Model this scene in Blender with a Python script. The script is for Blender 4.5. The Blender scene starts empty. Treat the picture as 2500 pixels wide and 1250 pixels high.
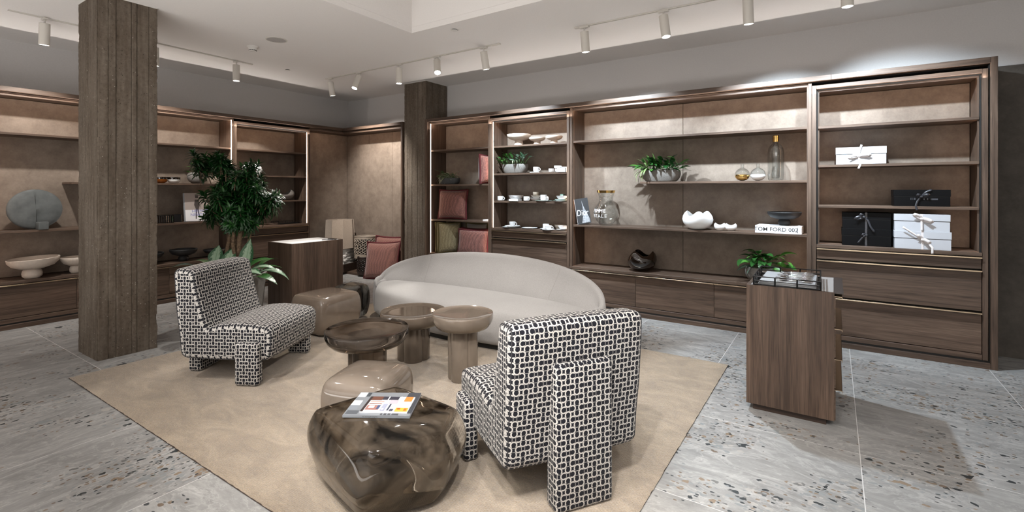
import bpy, bmesh, math, random
from mathutils import Vector, Matrix, noise
random.seed(7)
PI = math.pi
SC = bpy.context.scene
COL = SC.collection

# ---------------------------------------------------------------- camera, world, exposure, area lights
CAM_H = 1.45
cam_data = bpy.data.cameras.new('camera')
cam = bpy.data.objects.new('camera', cam_data)
COL.objects.link(cam)
cam.location = (0, 0, CAM_H)
cam.rotation_euler = (PI / 2, 0, math.radians(33.6))
cam_data.sensor_width = 36.0
cam_data.lens = 36.0 * 1182 / 2500
cam_data.shift_y = -161 / 2500
cam_data.clip_start = 0.05
SC.camera = cam

world = bpy.data.worlds.new('world')
SC.world = world
world.use_nodes = True
world.node_tree.nodes['Background'].inputs[0].default_value = (0.7, 0.75, 0.8, 1)
world.node_tree.nodes['Background'].inputs[1].default_value = 0.15
SC.view_settings.view_transform = 'Standard'
SC.view_settings.look = 'None'
SC.view_settings.gamma = 1.0
SC.view_settings.use_curve_mapping = False
SC.view_settings.exposure = 0.80
SC.cycles.use_denoising = True
SC.cycles.max_bounces = 9
SC.cycles.diffuse_bounces = 4
SC.cycles.glossy_bounces = 4
SC.cycles.transmission_bounces = 8
SC.cycles.transparent_max_bounces = 12
SC.cycles.caustics_reflective = False
SC.cycles.caustics_refractive = False
SC.cycles.sample_clamp_indirect = 6.0
SC.cycles.blur_glossy = 0.5

def area_light(name, loc, size, size_y, power, color, rot=(0, 0, 0)):
    d = bpy.data.lights.new(name, 'AREA')
    d.shape = 'RECTANGLE'; d.size = size; d.size_y = size_y
    d.energy = power; d.color = color
    o = bpy.data.objects.new(name, d); COL.objects.link(o)
    o.location = loc; o.rotation_euler = rot
    return o
# added soft fill lights, in the recess over the seating and overhead behind the camera
area_light('recess_fill', (-2.0, 2.2, 3.55), 2.6, 2.2, 2, (1.0, 0.97, 0.93))
area_light('overhead_fill', (0.6, -1.4, 3.05), 3.5, 1.6, 40, (1.0, 0.98, 0.96))
# added unseen fills behind the camera: upward in place of floor bounce, and frontal
area_light('upward_fill', (-1.6, -1.0, 0.05), 7.0, 2.2, 120, (1.0, 0.965, 0.93), (PI, 0, 0))
area_light('front_fill', (-2.2, -3.0, 1.3), 9.5, 2.4, 34, (1.0, 0.965, 0.93), (PI / 2 + 0.55, 0, 0))
CEIL_FILL = 1.35    # watts per metre of the strips added on the shelving to brighten the ceiling
SPOT = 90.0      # watts of one track spotlight

# ---------------------------------------------------------------- helpers
def link(o, parent=None):
    COL.objects.link(o)
    if parent is not None: o.parent = parent
    return o

def thing(name, label, cat, loc=(0, 0, 0), rot=0.0, group=None):
    o = bpy.data.objects.new(name, None)
    o.empty_display_size = 0.05
    link(o)
    o.location = loc
    o.rotation_euler = rot if isinstance(rot, tuple) else (0, 0, rot)
    o['label'] = label; o['category'] = cat
    if group: o['group'] = group
    return o

def tag(o, label, cat, group=None):
    o['label'] = label; o['category'] = cat
    if group: o['group'] = group
    return o

def struct(o):
    o['kind'] = 'structure'
    return o

class MB:
    """collects geometry of one mesh"""
    def __init__(s):
        s.v = []; s.f = []; s.m = []; s.uv = []; s.has_uv = False
    def face(s, idx, mat=0, uv=None):
        s.f.append(tuple(idx)); s.m.append(mat); s.uv.append(uv)
        if uv: s.has_uv = True
    def add(s, verts, faces, mat=0, M=None):
        b = len(s.v)
        for p in verts:
            p = Vector(p)
            if M is not None: p = M @ p
            s.v.append(tuple(p))
        for f in faces: s.face([b + i for i in f], mat)
        return s
    def box(s, x0, x1, y0, y1, z0, z1, mat=0, M=None):
        return s.add([(x0,y0,z0),(x1,y0,z0),(x1,y1,z0),(x0,y1,z0),(x0,y0,z1),(x1,y0,z1),(x1,y1,z1),(x0,y1,z1)],
                     [(0,3,2,1),(4,5,6,7),(0,1,5,4),(1,2,6,5),(2,3,7,6),(3,0,4,7)], mat, M)
    def rbox(s, x0, x1, y0, y1, z0, z1, r=0.003, seg=1, mat=0, M=None):
        bm = bmesh.new()
        bmesh.ops.create_cube(bm, size=1.0)
        for v in bm.verts:
            v.co = Vector(((x0 + x1) / 2 + v.co.x * (x1 - x0), (y0 + y1) / 2 + v.co.y * (y1 - y0), (z0 + z1) / 2 + v.co.z * (z1 - z0)))
        r = min(r, 0.49 * min(x1 - x0, y1 - y0, z1 - z0))
        bmesh.ops.bevel(bm, geom=list(bm.edges), offset=r, offset_type='OFFSET', segments=seg, profile=0.5, affect='EDGES', clamp_overlap=True)
        bm.verts.index_update()
        s.add([v.co.copy() for v in bm.verts], [[v.index for v in f.verts] for f in bm.faces], mat, M)
        bm.free()
        return s
    def lathe(s, prof, n=32, mat=0, M=None, fr=None, close=False):
        """prof: list (r, z); fr(angle, k) -> (dr factor, dz) optional"""
        verts = []; faces = []
        k = len(prof)
        for i in range(n):
            a = 2 * PI * i / n
            for j, (r, z) in enumerate(prof):
                rr, zz = r, z
                if fr:
                    q = fr(a, j); rr = r * q[0]; zz = z + q[1]
                verts.append((rr * math.cos(a), rr * math.sin(a), zz))
        for i in range(n):
            i2 = (i + 1) % n
            for j in range(k - 1 if not close else k):
                j2 = (j + 1) % k
                a, b, c, d = i * k + j, i2 * k + j, i2 * k + j2, i * k + j2
                if prof[j][0] < 1e-6 and prof[j2][0] < 1e-6: continue
                if prof[j][0] < 1e-6: faces.append((a, c, d))
                elif prof[j2][0] < 1e-6: faces.append((a, b, c))
                else: faces.append((a, b, c, d))
        return s.add(verts, faces, mat, M)
    def tube(s, pts, r, n=8, mat=0, closed=False, M=None):
        pts = [Vector(p) for p in pts]
        m = len(pts)
        rs = r if isinstance(r, (list, tuple)) else [r] * m
        verts = []; faces = []
        up = Vector((0, 0, 1))
        prev = None
        for i, p in enumerate(pts):
            if closed: t = pts[(i + 1) % m] - pts[i - 1]
            else: t = pts[min(i + 1, m - 1)] - pts[max(i - 1, 0)]
            if t.length < 1e-9: t = Vector((0, 0, 1))
            t.normalize()
            if prev is None:
                a = t.cross(up)
                if a.length < 0.1: a = t.cross(Vector((1, 0, 0)))
            else:
                a = prev - t * prev.dot(t)
                if a.length < 1e-6: a = t.cross(up)
            a.normalize(); b = t.cross(a); prev = a
            for k in range(n):
                an = 2 * PI * k / n
                verts.append(p + (a * math.cos(an) + b * math.sin(an)) * rs[i])
        for i in range(m if closed else m - 1):
            i2 = (i + 1) % m
            for k in range(n):
                k2 = (k + 1) % n
                faces.append((i * n + k, i * n + k2, i2 * n + k2, i2 * n + k))
        if not closed:
            faces.append(tuple(range(n - 1, -1, -1)))
            faces.append(tuple((m - 1) * n + k for k in range(n)))
        return s.add(verts, faces, mat, M)
    def prism(s, poly, z0, z1, mat=0, M=None):
        n = len(poly)
        verts = [(x, y, z0) for x, y in poly] + [(x, y, z1) for x, y in poly]
        faces = [tuple(range(n - 1, -1, -1)), tuple(range(n, 2 * n))] + [(i, (i + 1) % n, n + (i + 1) % n, n + i) for i in range(n)]
        return s.add(verts, faces, mat, M)
    def mesh(s, name, mats, smooth=30):
        me = bpy.data.meshes.new(name)
        me.from_pydata(s.v, [], s.f)
        for m in (mats if isinstance(mats, (list, tuple)) else [mats]): me.materials.append(m)
        me.polygons.foreach_set('material_index', s.m)
        if s.has_uv:
            uvl = me.uv_layers.new(name='UVMap')
            i = 0
            for f, uv in zip(s.f, s.uv):
                for k in range(len(f)):
                    uvl.data[i].uv = uv[k] if uv else (0, 0)
                    i += 1
        me.validate()
        bm = bmesh.new(); bm.from_mesh(me)
        bmesh.ops.recalc_face_normals(bm, faces=bm.faces)
        bm.to_mesh(me); bm.free()
        if smooth:
            me.polygons.foreach_set('use_smooth', [True] * len(me.polygons))
            me.set_sharp_from_angle(angle=math.radians(smooth))
        me.update()
        return me
    def build(s, name, mats, parent=None, smooth=30, loc=None, rot=None):
        o = bpy.data.objects.new(name, s.mesh(name, mats, smooth))
        link(o, parent)
        if loc is not None: o.location = loc
        if rot is not None: o.rotation_euler = rot
        return o

def inst(name, me, parent=None, loc=(0, 0, 0), rot=(0, 0, 0), scale=(1, 1, 1)):
    o = bpy.data.objects.new(name, me)
    link(o, parent)
    o.location = loc; o.rotation_euler = rot; o.scale = scale
    return o

def copy_tree(o, parent=None):
    c = o.copy(); COL.objects.link(c); c.parent = parent
    for ch in list(o.children): copy_tree(ch, c)
    return c

_text_cache = {}
def text(name, body, size, mat, parent, M, extrude=0.0003, align='CENTER', shear=0.0, sx=1.0, bold=0.0):
    cu = bpy.data.curves.new('t', 'FONT')
    cu.body = body; cu.size = size; cu.extrude = extrude; cu.align_x = align; cu.align_y = 'CENTER'; cu.shear = shear
    cu.offset = bold
    cu.resolution_u = 3
    t = bpy.data.objects.new('t', cu)
    COL.objects.link(t)
    dg = bpy.context.evaluated_depsgraph_get()
    me = bpy.data.meshes.new_from_object(t.evaluated_get(dg))
    bpy.data.objects.remove(t); bpy.data.curves.remove(cu)
    for v in me.vertices: v.co.x *= sx
    me.transform(M)
    me.materials.clear(); me.materials.append(mat)
    o = bpy.data.objects.new(name, me)
    return link(o, parent)

def T(x, y, z): return Matrix.Translation((x, y, z))
def RX(a): return Matrix.Rotation(a, 4, 'X')
def RY(a): return Matrix.Rotation(a, 4, 'Y')
def RZ(a): return Matrix.Rotation(a, 4, 'Z')

# ---------------------------------------------------------------- materials
class NT:
    def __init__(s, name):
        s.m = bpy.data.materials.new(name); s.m.use_nodes = True
        s.t = s.m.node_tree; s.n = s.t.nodes; s.b = s.n['Principled BSDF']
    def node(s, kind, **kw):
        n = s.n.new(kind)
        for k, v in kw.items():
            if k.startswith('i_'):
                key = k[2:]
                n.inputs[int(key) if key.isdigit() else key.replace('_', ' ')].default_value = v
            else: setattr(n, k, v)
        return n
    def lk(s, a, b): s.t.links.new(a, b)
    def math(s, op, a, b=None, c=None):
        n = s.n.new('ShaderNodeMath'); n.operation = op
        for i, q in enumerate((a, b, c)):
            if q is None: continue
            if hasattr(q, 'is_linked') or hasattr(q, 'node'): s.lk(q, n.inputs[i])
            else: n.inputs[i].default_value = q
        return n.outputs[0]
    def coord(s, kind='Object', scale=(1, 1, 1), rot=(0, 0, 0), loc=(0, 0, 0)):
        tc = s.node('ShaderNodeTexCoord')
        mp = s.node('ShaderNodeMapping')
        mp.inputs['Scale'].default_value = scale
        mp.inputs['Rotation'].default_value = rot
        mp.inputs['Location'].default_value = loc
        s.lk(tc.outputs[kind], mp.inputs[0])
        return mp.outputs[0]
    def noise(s, vec, scale=5, detail=4, rough=0.55, dist=0.0, out='Fac'):
        n = s.node('ShaderNodeTexNoise')
        n.inputs['Scale'].default_value = scale; n.inputs['Detail'].default_value = detail
        n.inputs['Roughness'].default_value = rough; n.inputs['Distortion'].default_value = dist
        s.lk(vec, n.inputs['Vector'])
        return n.outputs[out]
    def ramp(s, fac, stops, interp='LINEAR'):
        n = s.node('ShaderNodeValToRGB')
        cr = n.color_ramp; cr.interpolation = interp
        while len(cr.elements) < len(stops): cr.elements.new(0.5)
        for e, (p, c) in zip(cr.elements, stops):
            e.position = p
            e.color = (c, c, c, 1) if isinstance(c, (int, float)) else (*c, 1)
        s.lk(fac, n.inputs[0])
        return n.outputs[0]
    def mix(s, fac, a, b, mode='MIX'):
        n = s.node('ShaderNodeMix', data_type='RGBA', blend_type=mode)
        if hasattr(fac, 'node'): s.lk(fac, n.inputs[0])
        else: n.inputs[0].default_value = fac
        for q, i in ((a, 6), (b, 7)):
            if hasattr(q, 'node'): s.lk(q, n.inputs[i])
            else: n.inputs[i].default_value = (*q, 1)
        return n.outputs[2]
    def bump(s, h, strength=0.3, dist=0.01):
        n = s.node('ShaderNodeBump')
        n.inputs['Strength'].default_value = strength; n.inputs['Distance'].default_value = dist
        s.lk(h, n.inputs['Height']); s.lk(n.outputs[0], s.b.inputs['Normal'])
    def set(s, **kw):
        names = dict(color='Base Color', rough='Roughness', metal='Metallic', trans='Transmission Weight', ior='IOR', spec='Specular IOR Level',
                     emit='Emission Color', estr='Emission Strength', coat='Coat Weight', sheen='Sheen Weight', alpha='Alpha', sss='Subsurface Weight')
        for k, v in kw.items():
            i = s.b.inputs[names[k]]
            if hasattr(v, 'node'): s.lk(v, i)
            else: i.default_value = (*v, 1) if isinstance(v, tuple) else v
        return s.m

def plain(name, color, rough=0.5, metal=0.0, **kw):
    t = NT(name)
    return t.set(color=color, rough=rough, metal=metal, **kw)

def speckled(name, color, rough=0.6, amt=0.25, scale=60, bump=0.1, dist=0.002):
    t = NT(name); c = t.coord()
    n = t.noise(c, scale, 4)
    lo = tuple(q * (1 - amt) for q in color); hi = tuple(min(1, q * (1 + amt)) for q in color)
    t.set(color=t.ramp(n, [(0.3, lo), (0.7, hi)]), rough=rough)
    t.bump(n, bump, dist)
    return t.m

def wood(name, axis, dark=(0.048, 0.030, 0.0205), mid=(0.095, 0.061, 0.043), light=(0.152, 0.102, 0.073)):
    t = NT(name)
    sc = [26.0, 26.0, 26.0]; sc[axis] = 1.1
    info = t.node('ShaderNodeObjectInfo')
    tc = t.node('ShaderNodeTexCoord')
    off = t.node('ShaderNodeVectorMath', operation='MULTIPLY_ADD')
    t.lk(info.outputs['Random'], off.inputs[0]); off.inputs[1].default_value = (3.1, 5.7, 7.3)
    t.lk(tc.outputs['Object'], off.inputs[2])
    mp = t.node('ShaderNodeMapping'); mp.inputs['Scale'].default_value = sc
    t.lk(off.outputs[0], mp.inputs[0])
    n1 = t.noise(mp.outputs[0], 1.0, 6, 0.62, 0.6)
    sc2 = [260.0, 260.0, 260.0]; sc2[axis] = 6.0
    mp2 = t.node('ShaderNodeMapping'); mp2.inputs['Scale'].default_value = sc2
    t.lk(off.outputs[0], mp2.inputs[0])
    n2 = t.noise(mp2.outputs[0], 1.0, 2, 0.5)
    sc3 = [5.0, 5.0, 5.0]; sc3[axis] = 0.7
    mp3 = t.node('ShaderNodeMapping'); mp3.inputs['Scale'].default_value = sc3
    t.lk(off.outputs[0], mp3.inputs[0])
    n3 = t.noise(mp3.outputs[0], 1.0, 3, 0.5)
    base = t.ramp(n1, [(0.28, dark), (0.5, mid), (0.74, light)])
    big = t.ramp(n3, [(0.3, 0.72), (0.7, 1.18)])
    fine = t.ramp(n2, [(0.32, 0.55), (0.5, 1.0), (0.75, 1.12)])
    c = t.mix(1.0, base, big, 'MULTIPLY')
    c = t.mix(0.8, c, fine, 'MULTIPLY')
    t.set(color=c, rough=0.48, spec=0.35)
    t.bump(n2, 0.25, 0.0008)
    return t.m

WOOD_X = wood('walnut_grain_across', 0)
WOOD_Z = wood('walnut_grain_upright', 2)
WOOD_Y = wood('walnut_grain_deep', 1)
WOOD_END = wood('walnut_dark_base', 0, (0.02, 0.012, 0.009), (0.04, 0.024, 0.017), (0.06, 0.037, 0.026))

def suede(name, a, b):
    t = NT(name); c = t.coord()
    n = t.noise(c, 6.5, 9, 0.72, 0.12)
    n2 = t.noise(c, 60, 4, 0.7)
    col = t.ramp(n, [(0.3, a), (0.7, b)])
    col = t.mix(0.25, col, t.ramp(n2, [(0.3, 0.7), (0.7, 1.2)]), 'MULTIPLY')
    t.set(color=col, rough=0.62, spec=0.25)
    t.bump(n2, 0.15, 0.001)
    return t.m
SUEDE = suede('taupe_leather', (0.142, 0.110, 0.086), (0.232, 0.186, 0.150))
SUEDE_DARK = suede('dark_leather_wall', (0.06, 0.052, 0.044), (0.105, 0.092, 0.078))
METAL = plain('champagne_metal', (0.55, 0.43, 0.30), 0.28, 1.0)
BLACK_GAP = plain('black_recess', (0.006, 0.005, 0.004), 0.8)
LED = plain('led_strip', (1, 1, 1), 0.4, emit=(1.0, 0.72, 0.50), estr=16.0)
LED_SOFT = plain('led_strip_warm', (1, 1, 1), 0.4, emit=(1.0, 0.66, 0.45), estr=22.0)
LENS = plain('lamp_lens_lit', (1, 1, 1), 0.4, emit=(1.0, 0.97, 0.93), estr=45.0)
PAINT = speckled('grey_wall_paint', (0.56, 0.545, 0.535), 0.8, 0.03, 90, 0.05)
CEIL = speckled('white_ceiling_paint', (0.80, 0.775, 0.755), 0.85, 0.02, 90, 0.04)
WHITE_METAL = plain('white_lacquered_metal', (0.62, 0.59, 0.54), 0.45)
WHITE_PLASTIC = plain('white_plastic', (0.7, 0.68, 0.65), 0.5)
BLACK_METAL = plain('black_metal', (0.012, 0.012, 0.013), 0.38, 0.6)
GOLD = plain('polished_gold', (0.83, 0.56, 0.20), 0.12, 1.0)
CHINA = plain('white_china', (0.80, 0.80, 0.80), 0.22, coat=0.3)
CHINA_GREEN = speckled('green_glazed_china', (0.16, 0.24, 0.20), 0.3, 0.4, 40)
CHINA_TAN = plain('tan_china', (0.42, 0.36, 0.29), 0.35)
BLACK_CERAMIC = speckled('matt_black_ceramic', (0.010, 0.010, 0.011), 0.62, 0.2, 50)
CREAM_CERAMIC = speckled('cream_matt_ceramic', (0.56, 0.48, 0.41), 0.7, 0.06, 40, 0.12)
WHITE_CERAMIC = plain('white_matt_ceramic', (0.86, 0.85, 0.84), 0.42)
GREY_CERAMIC = speckled('brown_grey_ceramic', (0.14, 0.125, 0.112), 0.55, 0.15, 30)
GREY_STONE = speckled('grey_plaster', (0.088, 0.094, 0.094), 0.8, 0.28, 9, 0.2, 0.004)
STONE_POT = speckled('grey_stone_pot', (0.175, 0.162, 0.148), 0.75, 0.2, 90, 0.3, 0.003)
DARK_POT = speckled('charcoal_pot', (0.05, 0.052, 0.055), 0.7, 0.2, 70, 0.2)
SOIL = speckled('soil', (0.03, 0.02, 0.015), 0.95, 0.5, 120, 0.8, 0.01)
GLOSS_BROWN = plain('glossy_dark_brown_glass', (0.007, 0.0035, 0.002), 0.03, coat=1.0)
PAPER_WHITE = plain('white_paper', (0.78, 0.78, 0.80), 0.6)
PAPER_GREY = plain('grey_paper', (0.40, 0.42, 0.45), 0.6)
INK = plain('black_ink', (0.01, 0.01, 0.01), 0.5)
BOX_WHITE = plain('white_card', (0.52, 0.53, 0.565), 0.5)
BOX_BLACK = plain('black_card', (0.0025, 0.0025, 0.003), 0.5, spec=0.12)
RIBBON_W = plain('white_satin_ribbon', (0.75, 0.70, 0.69), 0.35, sheen=0.3)
RIBBON_B = plain('black_satin_ribbon', (0.03, 0.03, 0.035), 0.25)
SILVER = plain('polished_steel', (0.72, 0.72, 0.72), 0.14, 1.0)
AMBER = plain('amber_glaze', (0.28, 0.085, 0.012), 0.12, 0.3)

def glass(name, color, rough=0.0, ior=1.45):
    t = NT(name)
    return t.set(color=color, rough=rough, trans=1.0, ior=ior)
def thin_glass(name, tint, strength=1.0):
    t = NT(name)
    tr = t.node('ShaderNodeBsdfTransparent'); tr.inputs[0].default_value = (*tint, 1)
    gl = t.node('ShaderNodeBsdfGlossy'); gl.inputs['Roughness'].default_value = 0.02
    lw = t.node('ShaderNodeLayerWeight'); lw.inputs['Blend'].default_value = 0.35
    f = t.math('MULTIPLY', t.math('ADD', t.math('POWER', lw.outputs['Facing'], 2.2), 0.05), strength)
    mx = t.node('ShaderNodeMixShader')
    t.lk(f, mx.inputs[0]); t.lk(tr.outputs[0], mx.inputs[1]); t.lk(gl.outputs[0], mx.inputs[2])
    t.lk(mx.outputs[0], t.n['Material Output'].inputs['Surface'])
    return t.m
CLEAR = thin_glass('clear_glass', (0.95, 0.96, 0.96), 0.75)
SMOKE_THIN = glass('smoked_glass', (0.22, 0.20, 0.18))

def milky(name, color):
    t = NT(name); c = t.coord()
    n = t.noise(c, 4, 3, 0.5, 1.5)
    col = t.ramp(n, [(0.3, tuple(q * 0.86 for q in color)), (0.7, tuple(q * 1.1 for q in color))])
    return t.set(color=col, rough=0.07, coat=0.6, spec=0.6)
MILKY_TAUPE = milky('milky_taupe_resin', (0.180, 0.146, 0.118))
MILKY_BROWN = milky('milky_brown_resin', (0.110, 0.086, 0.067))

def smoky(name, tint, cloud, lo=0.45, hi=0.72, depth=0.55, scale=3.2):
    """smoked resin: clear tinted body with milky swirls in it"""
    t = NT(name); c = t.coord()
    n = t.noise(c, scale, 7, 0.6, 2.2)
    f = t.ramp(n, [(lo, 0.0), (hi, depth)])
    t.set(color=tint, rough=0.03, trans=1.0, ior=1.33)
    d = t.node('ShaderNodeBsdfPrincipled')
    n2 = t.noise(c, scale * 4, 5, 0.6, 1.0)
    t.lk(t.ramp(n2, [(0.3, tuple(q * 0.6 for q in cloud)), (0.7, cloud)]), d.inputs['Base Color'])
    d.inputs['Roughness'].default_value = 0.06
    mx = t.node('ShaderNodeMixShader')
    t.lk(f, mx.inputs[0]); t.lk(t.b.outputs[0], mx.inputs[1]); t.lk(d.outputs[0], mx.inputs[2])
    t.lk(mx.outputs[0], t.n['Material Output'].inputs['Surface'])
    return t.m
SMOKY_ROCK = smoky('smoked_resin_clouded', (0.27, 0.225, 0.175), (0.15, 0.115, 0.082), 0.36, 0.66, 0.68)
SMOKY_TABLE = smoky('smoked_resin_dark', (0.13, 0.105, 0.085), (0.10, 0.08, 0.065), 0.45, 0.75, 0.5)
SMOKY_GREY = smoky('smoked_resin_grey', (0.34, 0.33, 0.31), (0.12, 0.115, 0.105), 0.4, 0.7, 0.6)

def boucle(name, color, scale=320, bump=0.6):
    t = NT(name); c = t.coord()
    n = t.noise(c, scale, 3, 0.7)
    n2 = t.noise(c, 3.0, 3, 0.5)
    col = t.ramp(n, [(0.3, tuple(q * 0.72 for q in color)), (0.7, tuple(min(1, q * 1.15) for q in color))])
    col = t.mix(0.5, col, t.ramp(n2, [(0.3, 0.9), (0.7, 1.05)]), 'MULTIPLY')
    t.set(color=col, rough=0.9, spec=0.1, sheen=0.25)
    t.bump(n, bump, 0.003)
    return t.m
SOFA_FABRIC = boucle('light_grey_boucle', (0.345, 0.333, 0.325))
def tweed(name, a, b, scale=75):
    t = NT(name); tc = t.node('ShaderNodeTexCoord')
    ck = t.node('ShaderNodeTexChecker'); ck.inputs['Scale'].default_value = scale
    mp = t.node('ShaderNodeMapping'); mp.inputs['Rotation'].default_value = (0.5, 0.5, 0.78)
    t.lk(tc.outputs['Object'], mp.inputs[0]); t.lk(mp.outputs[0], ck.inputs[0])
    ck.inputs[1].default_value = (*a, 1); ck.inputs[2].default_value = (*b, 1)
    n = t.noise(tc.outputs['Object'], 90, 3)
    t.set(color=t.mix(0.6, ck.outputs[0], t.ramp(n, [(0.3, 0.55), (0.7, 1.3)]), 'MULTIPLY'), rough=0.75, sheen=0.4)
    t.bump(n, 0.4, 0.002)
    return t.m
RED_TWEED = tweed('rust_red_tweed', (0.235, 0.092, 0.068), (0.11, 0.036, 0.028))
OLIVE_TWEED = tweed('olive_gold_tweed', (0.31, 0.26, 0.15), (0.19, 0.155, 0.08))
RED_TRIM = plain('dark_red_fringe', (0.07, 0.006, 0.008), 0.9)
OLIVE_TRIM = plain('dark_olive_fringe', (0.09, 0.07, 0.025), 0.9)
CUSHION_GREY = boucle('sand_cushion', (0.30, 0.27, 0.24))

def chain_fabric():
    t = NT('black_and_white_chain_fabric')
    DX, DY = 0.0226, 0.0243
    tc = t.node('ShaderNodeTexCoord')
    sep = t.node('ShaderNodeSeparateXYZ'); t.lk(tc.outputs['UV'], sep.inputs[0])
    a = t.math('DIVIDE', sep.outputs[0], DX); b = t.math('DIVIDE', sep.outputs[1], DY)
    s_ = t.math('MULTIPLY', t.math('ADD', a, b), 0.5); u_ = t.math('MULTIPLY', t.math('SUBTRACT', a, b), 0.5)
    i = t.math('ROUND', s_); j = t.math('ROUND', u_)
    ds = t.math('SUBTRACT', s_, i); dt = t.math('SUBTRACT', u_, j)
    du = t.math('MULTIPLY', t.math('ADD', ds, dt), DX); dv = t.math('MULTIPLY', t.math('SUBTRACT', ds, dt), DY)
    par = t.math('FLOORED_MODULO', t.math('ADD', i, j), 2.0)
    par = t.math('GREATER_THAN', par, 0.5)
    row = t.math('FLOORED_MODULO', i, 2.0)
    flip = t.math('ABSOLUTE', t.math('SUBTRACT', t.math('GREATER_THAN', row, 0.5), par))
    sgn = t.math('SUBTRACT', 1.0, t.math('MULTIPLY', flip, 2.0))
    ip = t.math('SUBTRACT', 1.0, par)
    x = t.math('ADD', t.math('MULTIPLY', du, ip), t.math('MULTIPLY', dv, par))
    y = t.math('ADD', t.math('MULTIPLY', dv, ip), t.math('MULTIPLY', du, par))
    y = t.math('MULTIPLY', y, sgn)
    yneg = t.math('MINIMUM', y, 0.0)
    r = t.math('SQRT', t.math('ADD', t.math('MULTIPLY', x, x), t.math('MULTIPLY', yneg, yneg)))
    ax_ = t.math('ABSOLUTE', x)
    band = t.math('MULTIPLY', t.math('GREATER_THAN', r, 0.0106), t.math('LESS_THAN', r, 0.0166))
    ex = t.math('SUBTRACT', ax_, 0.0234); ey = t.math('SUBTRACT', y, 0.0234)
    d1 = t.math('SQRT', t.math('ADD', t.math('MULTIPLY', ex, ex), t.math('MULTIPLY', ey, ey)))
    free = t.math('GREATER_THAN', d1, 0.0174)
    w = t.math('MULTIPLY', band, t.math('LESS_THAN', y, 0.0125))
    oval = t.math('ADD', t.math('POWER', t.math('DIVIDE', ax_, 0.0106), 2.0), t.math('POWER', t.math('DIVIDE', y, 0.0140), 2.0))
    w = t.math('MAXIMUM', w, t.math('MULTIPLY', t.math('MULTIPLY', t.math('GREATER_THAN', oval, 1.0), t.math('LESS_THAN', y, 0.0100)), t.math('MULTIPLY', t.math('GREATER_THAN', y, 0.0), t.math('LESS_THAN', ax_, 0.0166))))
    # the closed sides of the two neighbouring links reach in front of the open end
    w = t.math('MAXIMUM', t.math('MULTIPLY', w, free), t.math('LESS_THAN', d1, 0.0164))
    bar = t.math('MULTIPLY', t.math('LESS_THAN', t.math('ABSOLUTE', t.math('SUBTRACT', y, 0.0142)), 0.0011), t.math('LESS_THAN', ax_, 0.0150))
    w = t.math('MAXIMUM', w, t.math('MULTIPLY', bar, 0.8))
    # soft grey thread line in the middle of each band
    mid = t.math('LESS_THAN', t.math('ABSOLUTE', t.math('SUBTRACT', r, 0.0140)), 0.0006)
    n = t.noise(tc.outputs['UV'], 700, 2, 0.6)
    white = t.mix(t.math('MULTIPLY', mid, 0.35), (0.58, 0.555, 0.525), (0.27, 0.26, 0.25))
    white = t.mix(0.6, white, t.ramp(n, [(0.3, 0.72), (0.7, 1.15)]), 'MULTIPLY')
    black = t.ramp(n, [(0.3, (0.004, 0.004, 0.007)), (0.7, (0.014, 0.015, 0.022))])
    col = t.mix(w, black, white)
    t.set(color=col, rough=0.85, spec=0.15, sheen=0.1)
    h = t.math('ADD', w, t.math('MULTIPLY', n, 0.5))
    t.bump(h, 0.35, 0.0015)
    return t.m
CHAIN = chain_fabric()

def concrete():
    t = NT('board_marked_concrete'); c = t.coord()
    st = t.coord(scale=(16, 16, 1.6))
    n = t.noise(st, 1, 5, 0.6, 0.2)
    n2 = t.noise(c, 35, 6, 0.7)
    n3 = t.noise(c, 2.2, 4, 0.6)
    vo = t.node('ShaderNodeTexVoronoi'); vo.inputs['Scale'].default_value = 60; t.lk(c, vo.inputs['Vector'])
    pit = t.ramp(vo.outputs['Distance'], [(0.12, 0.0), (0.2, 1.0)])
    pn = t.ramp(t.noise(c, 22, 2), [(0.50, 1.0), (0.58, 0.0)])
    pit = t.math('MAXIMUM', pit, pn)
    col = t.ramp(n, [(0.3, (0.100, 0.080, 0.062)), (0.7, (0.178, 0.150, 0.122))])
    col = t.mix(0.6, col, t.ramp(n2, [(0.3, 0.65), (0.7, 1.3)]), 'MULTIPLY')
    col = t.mix(0.6, col, t.ramp(n3, [(0.35, (0.78, 0.72, 0.66)), (0.65, (1.12, 1.12, 1.12))]), 'MULTIPLY')
    col = t.mix(1.0, col, t.ramp(pit, [(0.0, 0.25), (1.0, 1.0)]), 'MULTIPLY')
    v2 = t.node('ShaderNodeTexVoronoi'); v2.inputs['Scale'].default_value = 85; t.lk(c, v2.inputs['Vector'])
    sc2_ = t.node('ShaderNodeSeparateColor'); t.lk(v2.outputs['Color'], sc2_.inputs[0])
    speck = t.math('MULTIPLY', t.math('LESS_THAN', v2.outputs['Distance'], t.math('MULTIPLY', sc2_.outputs[1], 0.38)), t.math('GREATER_THAN', sc2_.outputs[0], 0.95))
    col = t.mix(t.math('MULTIPLY', speck, 0.7), col, (0.36, 0.33, 0.29))
    t.set(color=col, rough=0.9, spec=0.15)
    h = t.math('ADD', t.math('MULTIPLY', n2, 0.6), t.math('MULTIPLY', pit, 0.5))
    t.bump(h, 0.7, 0.006)
    return t.m
CONCRETE = concrete()

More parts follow.
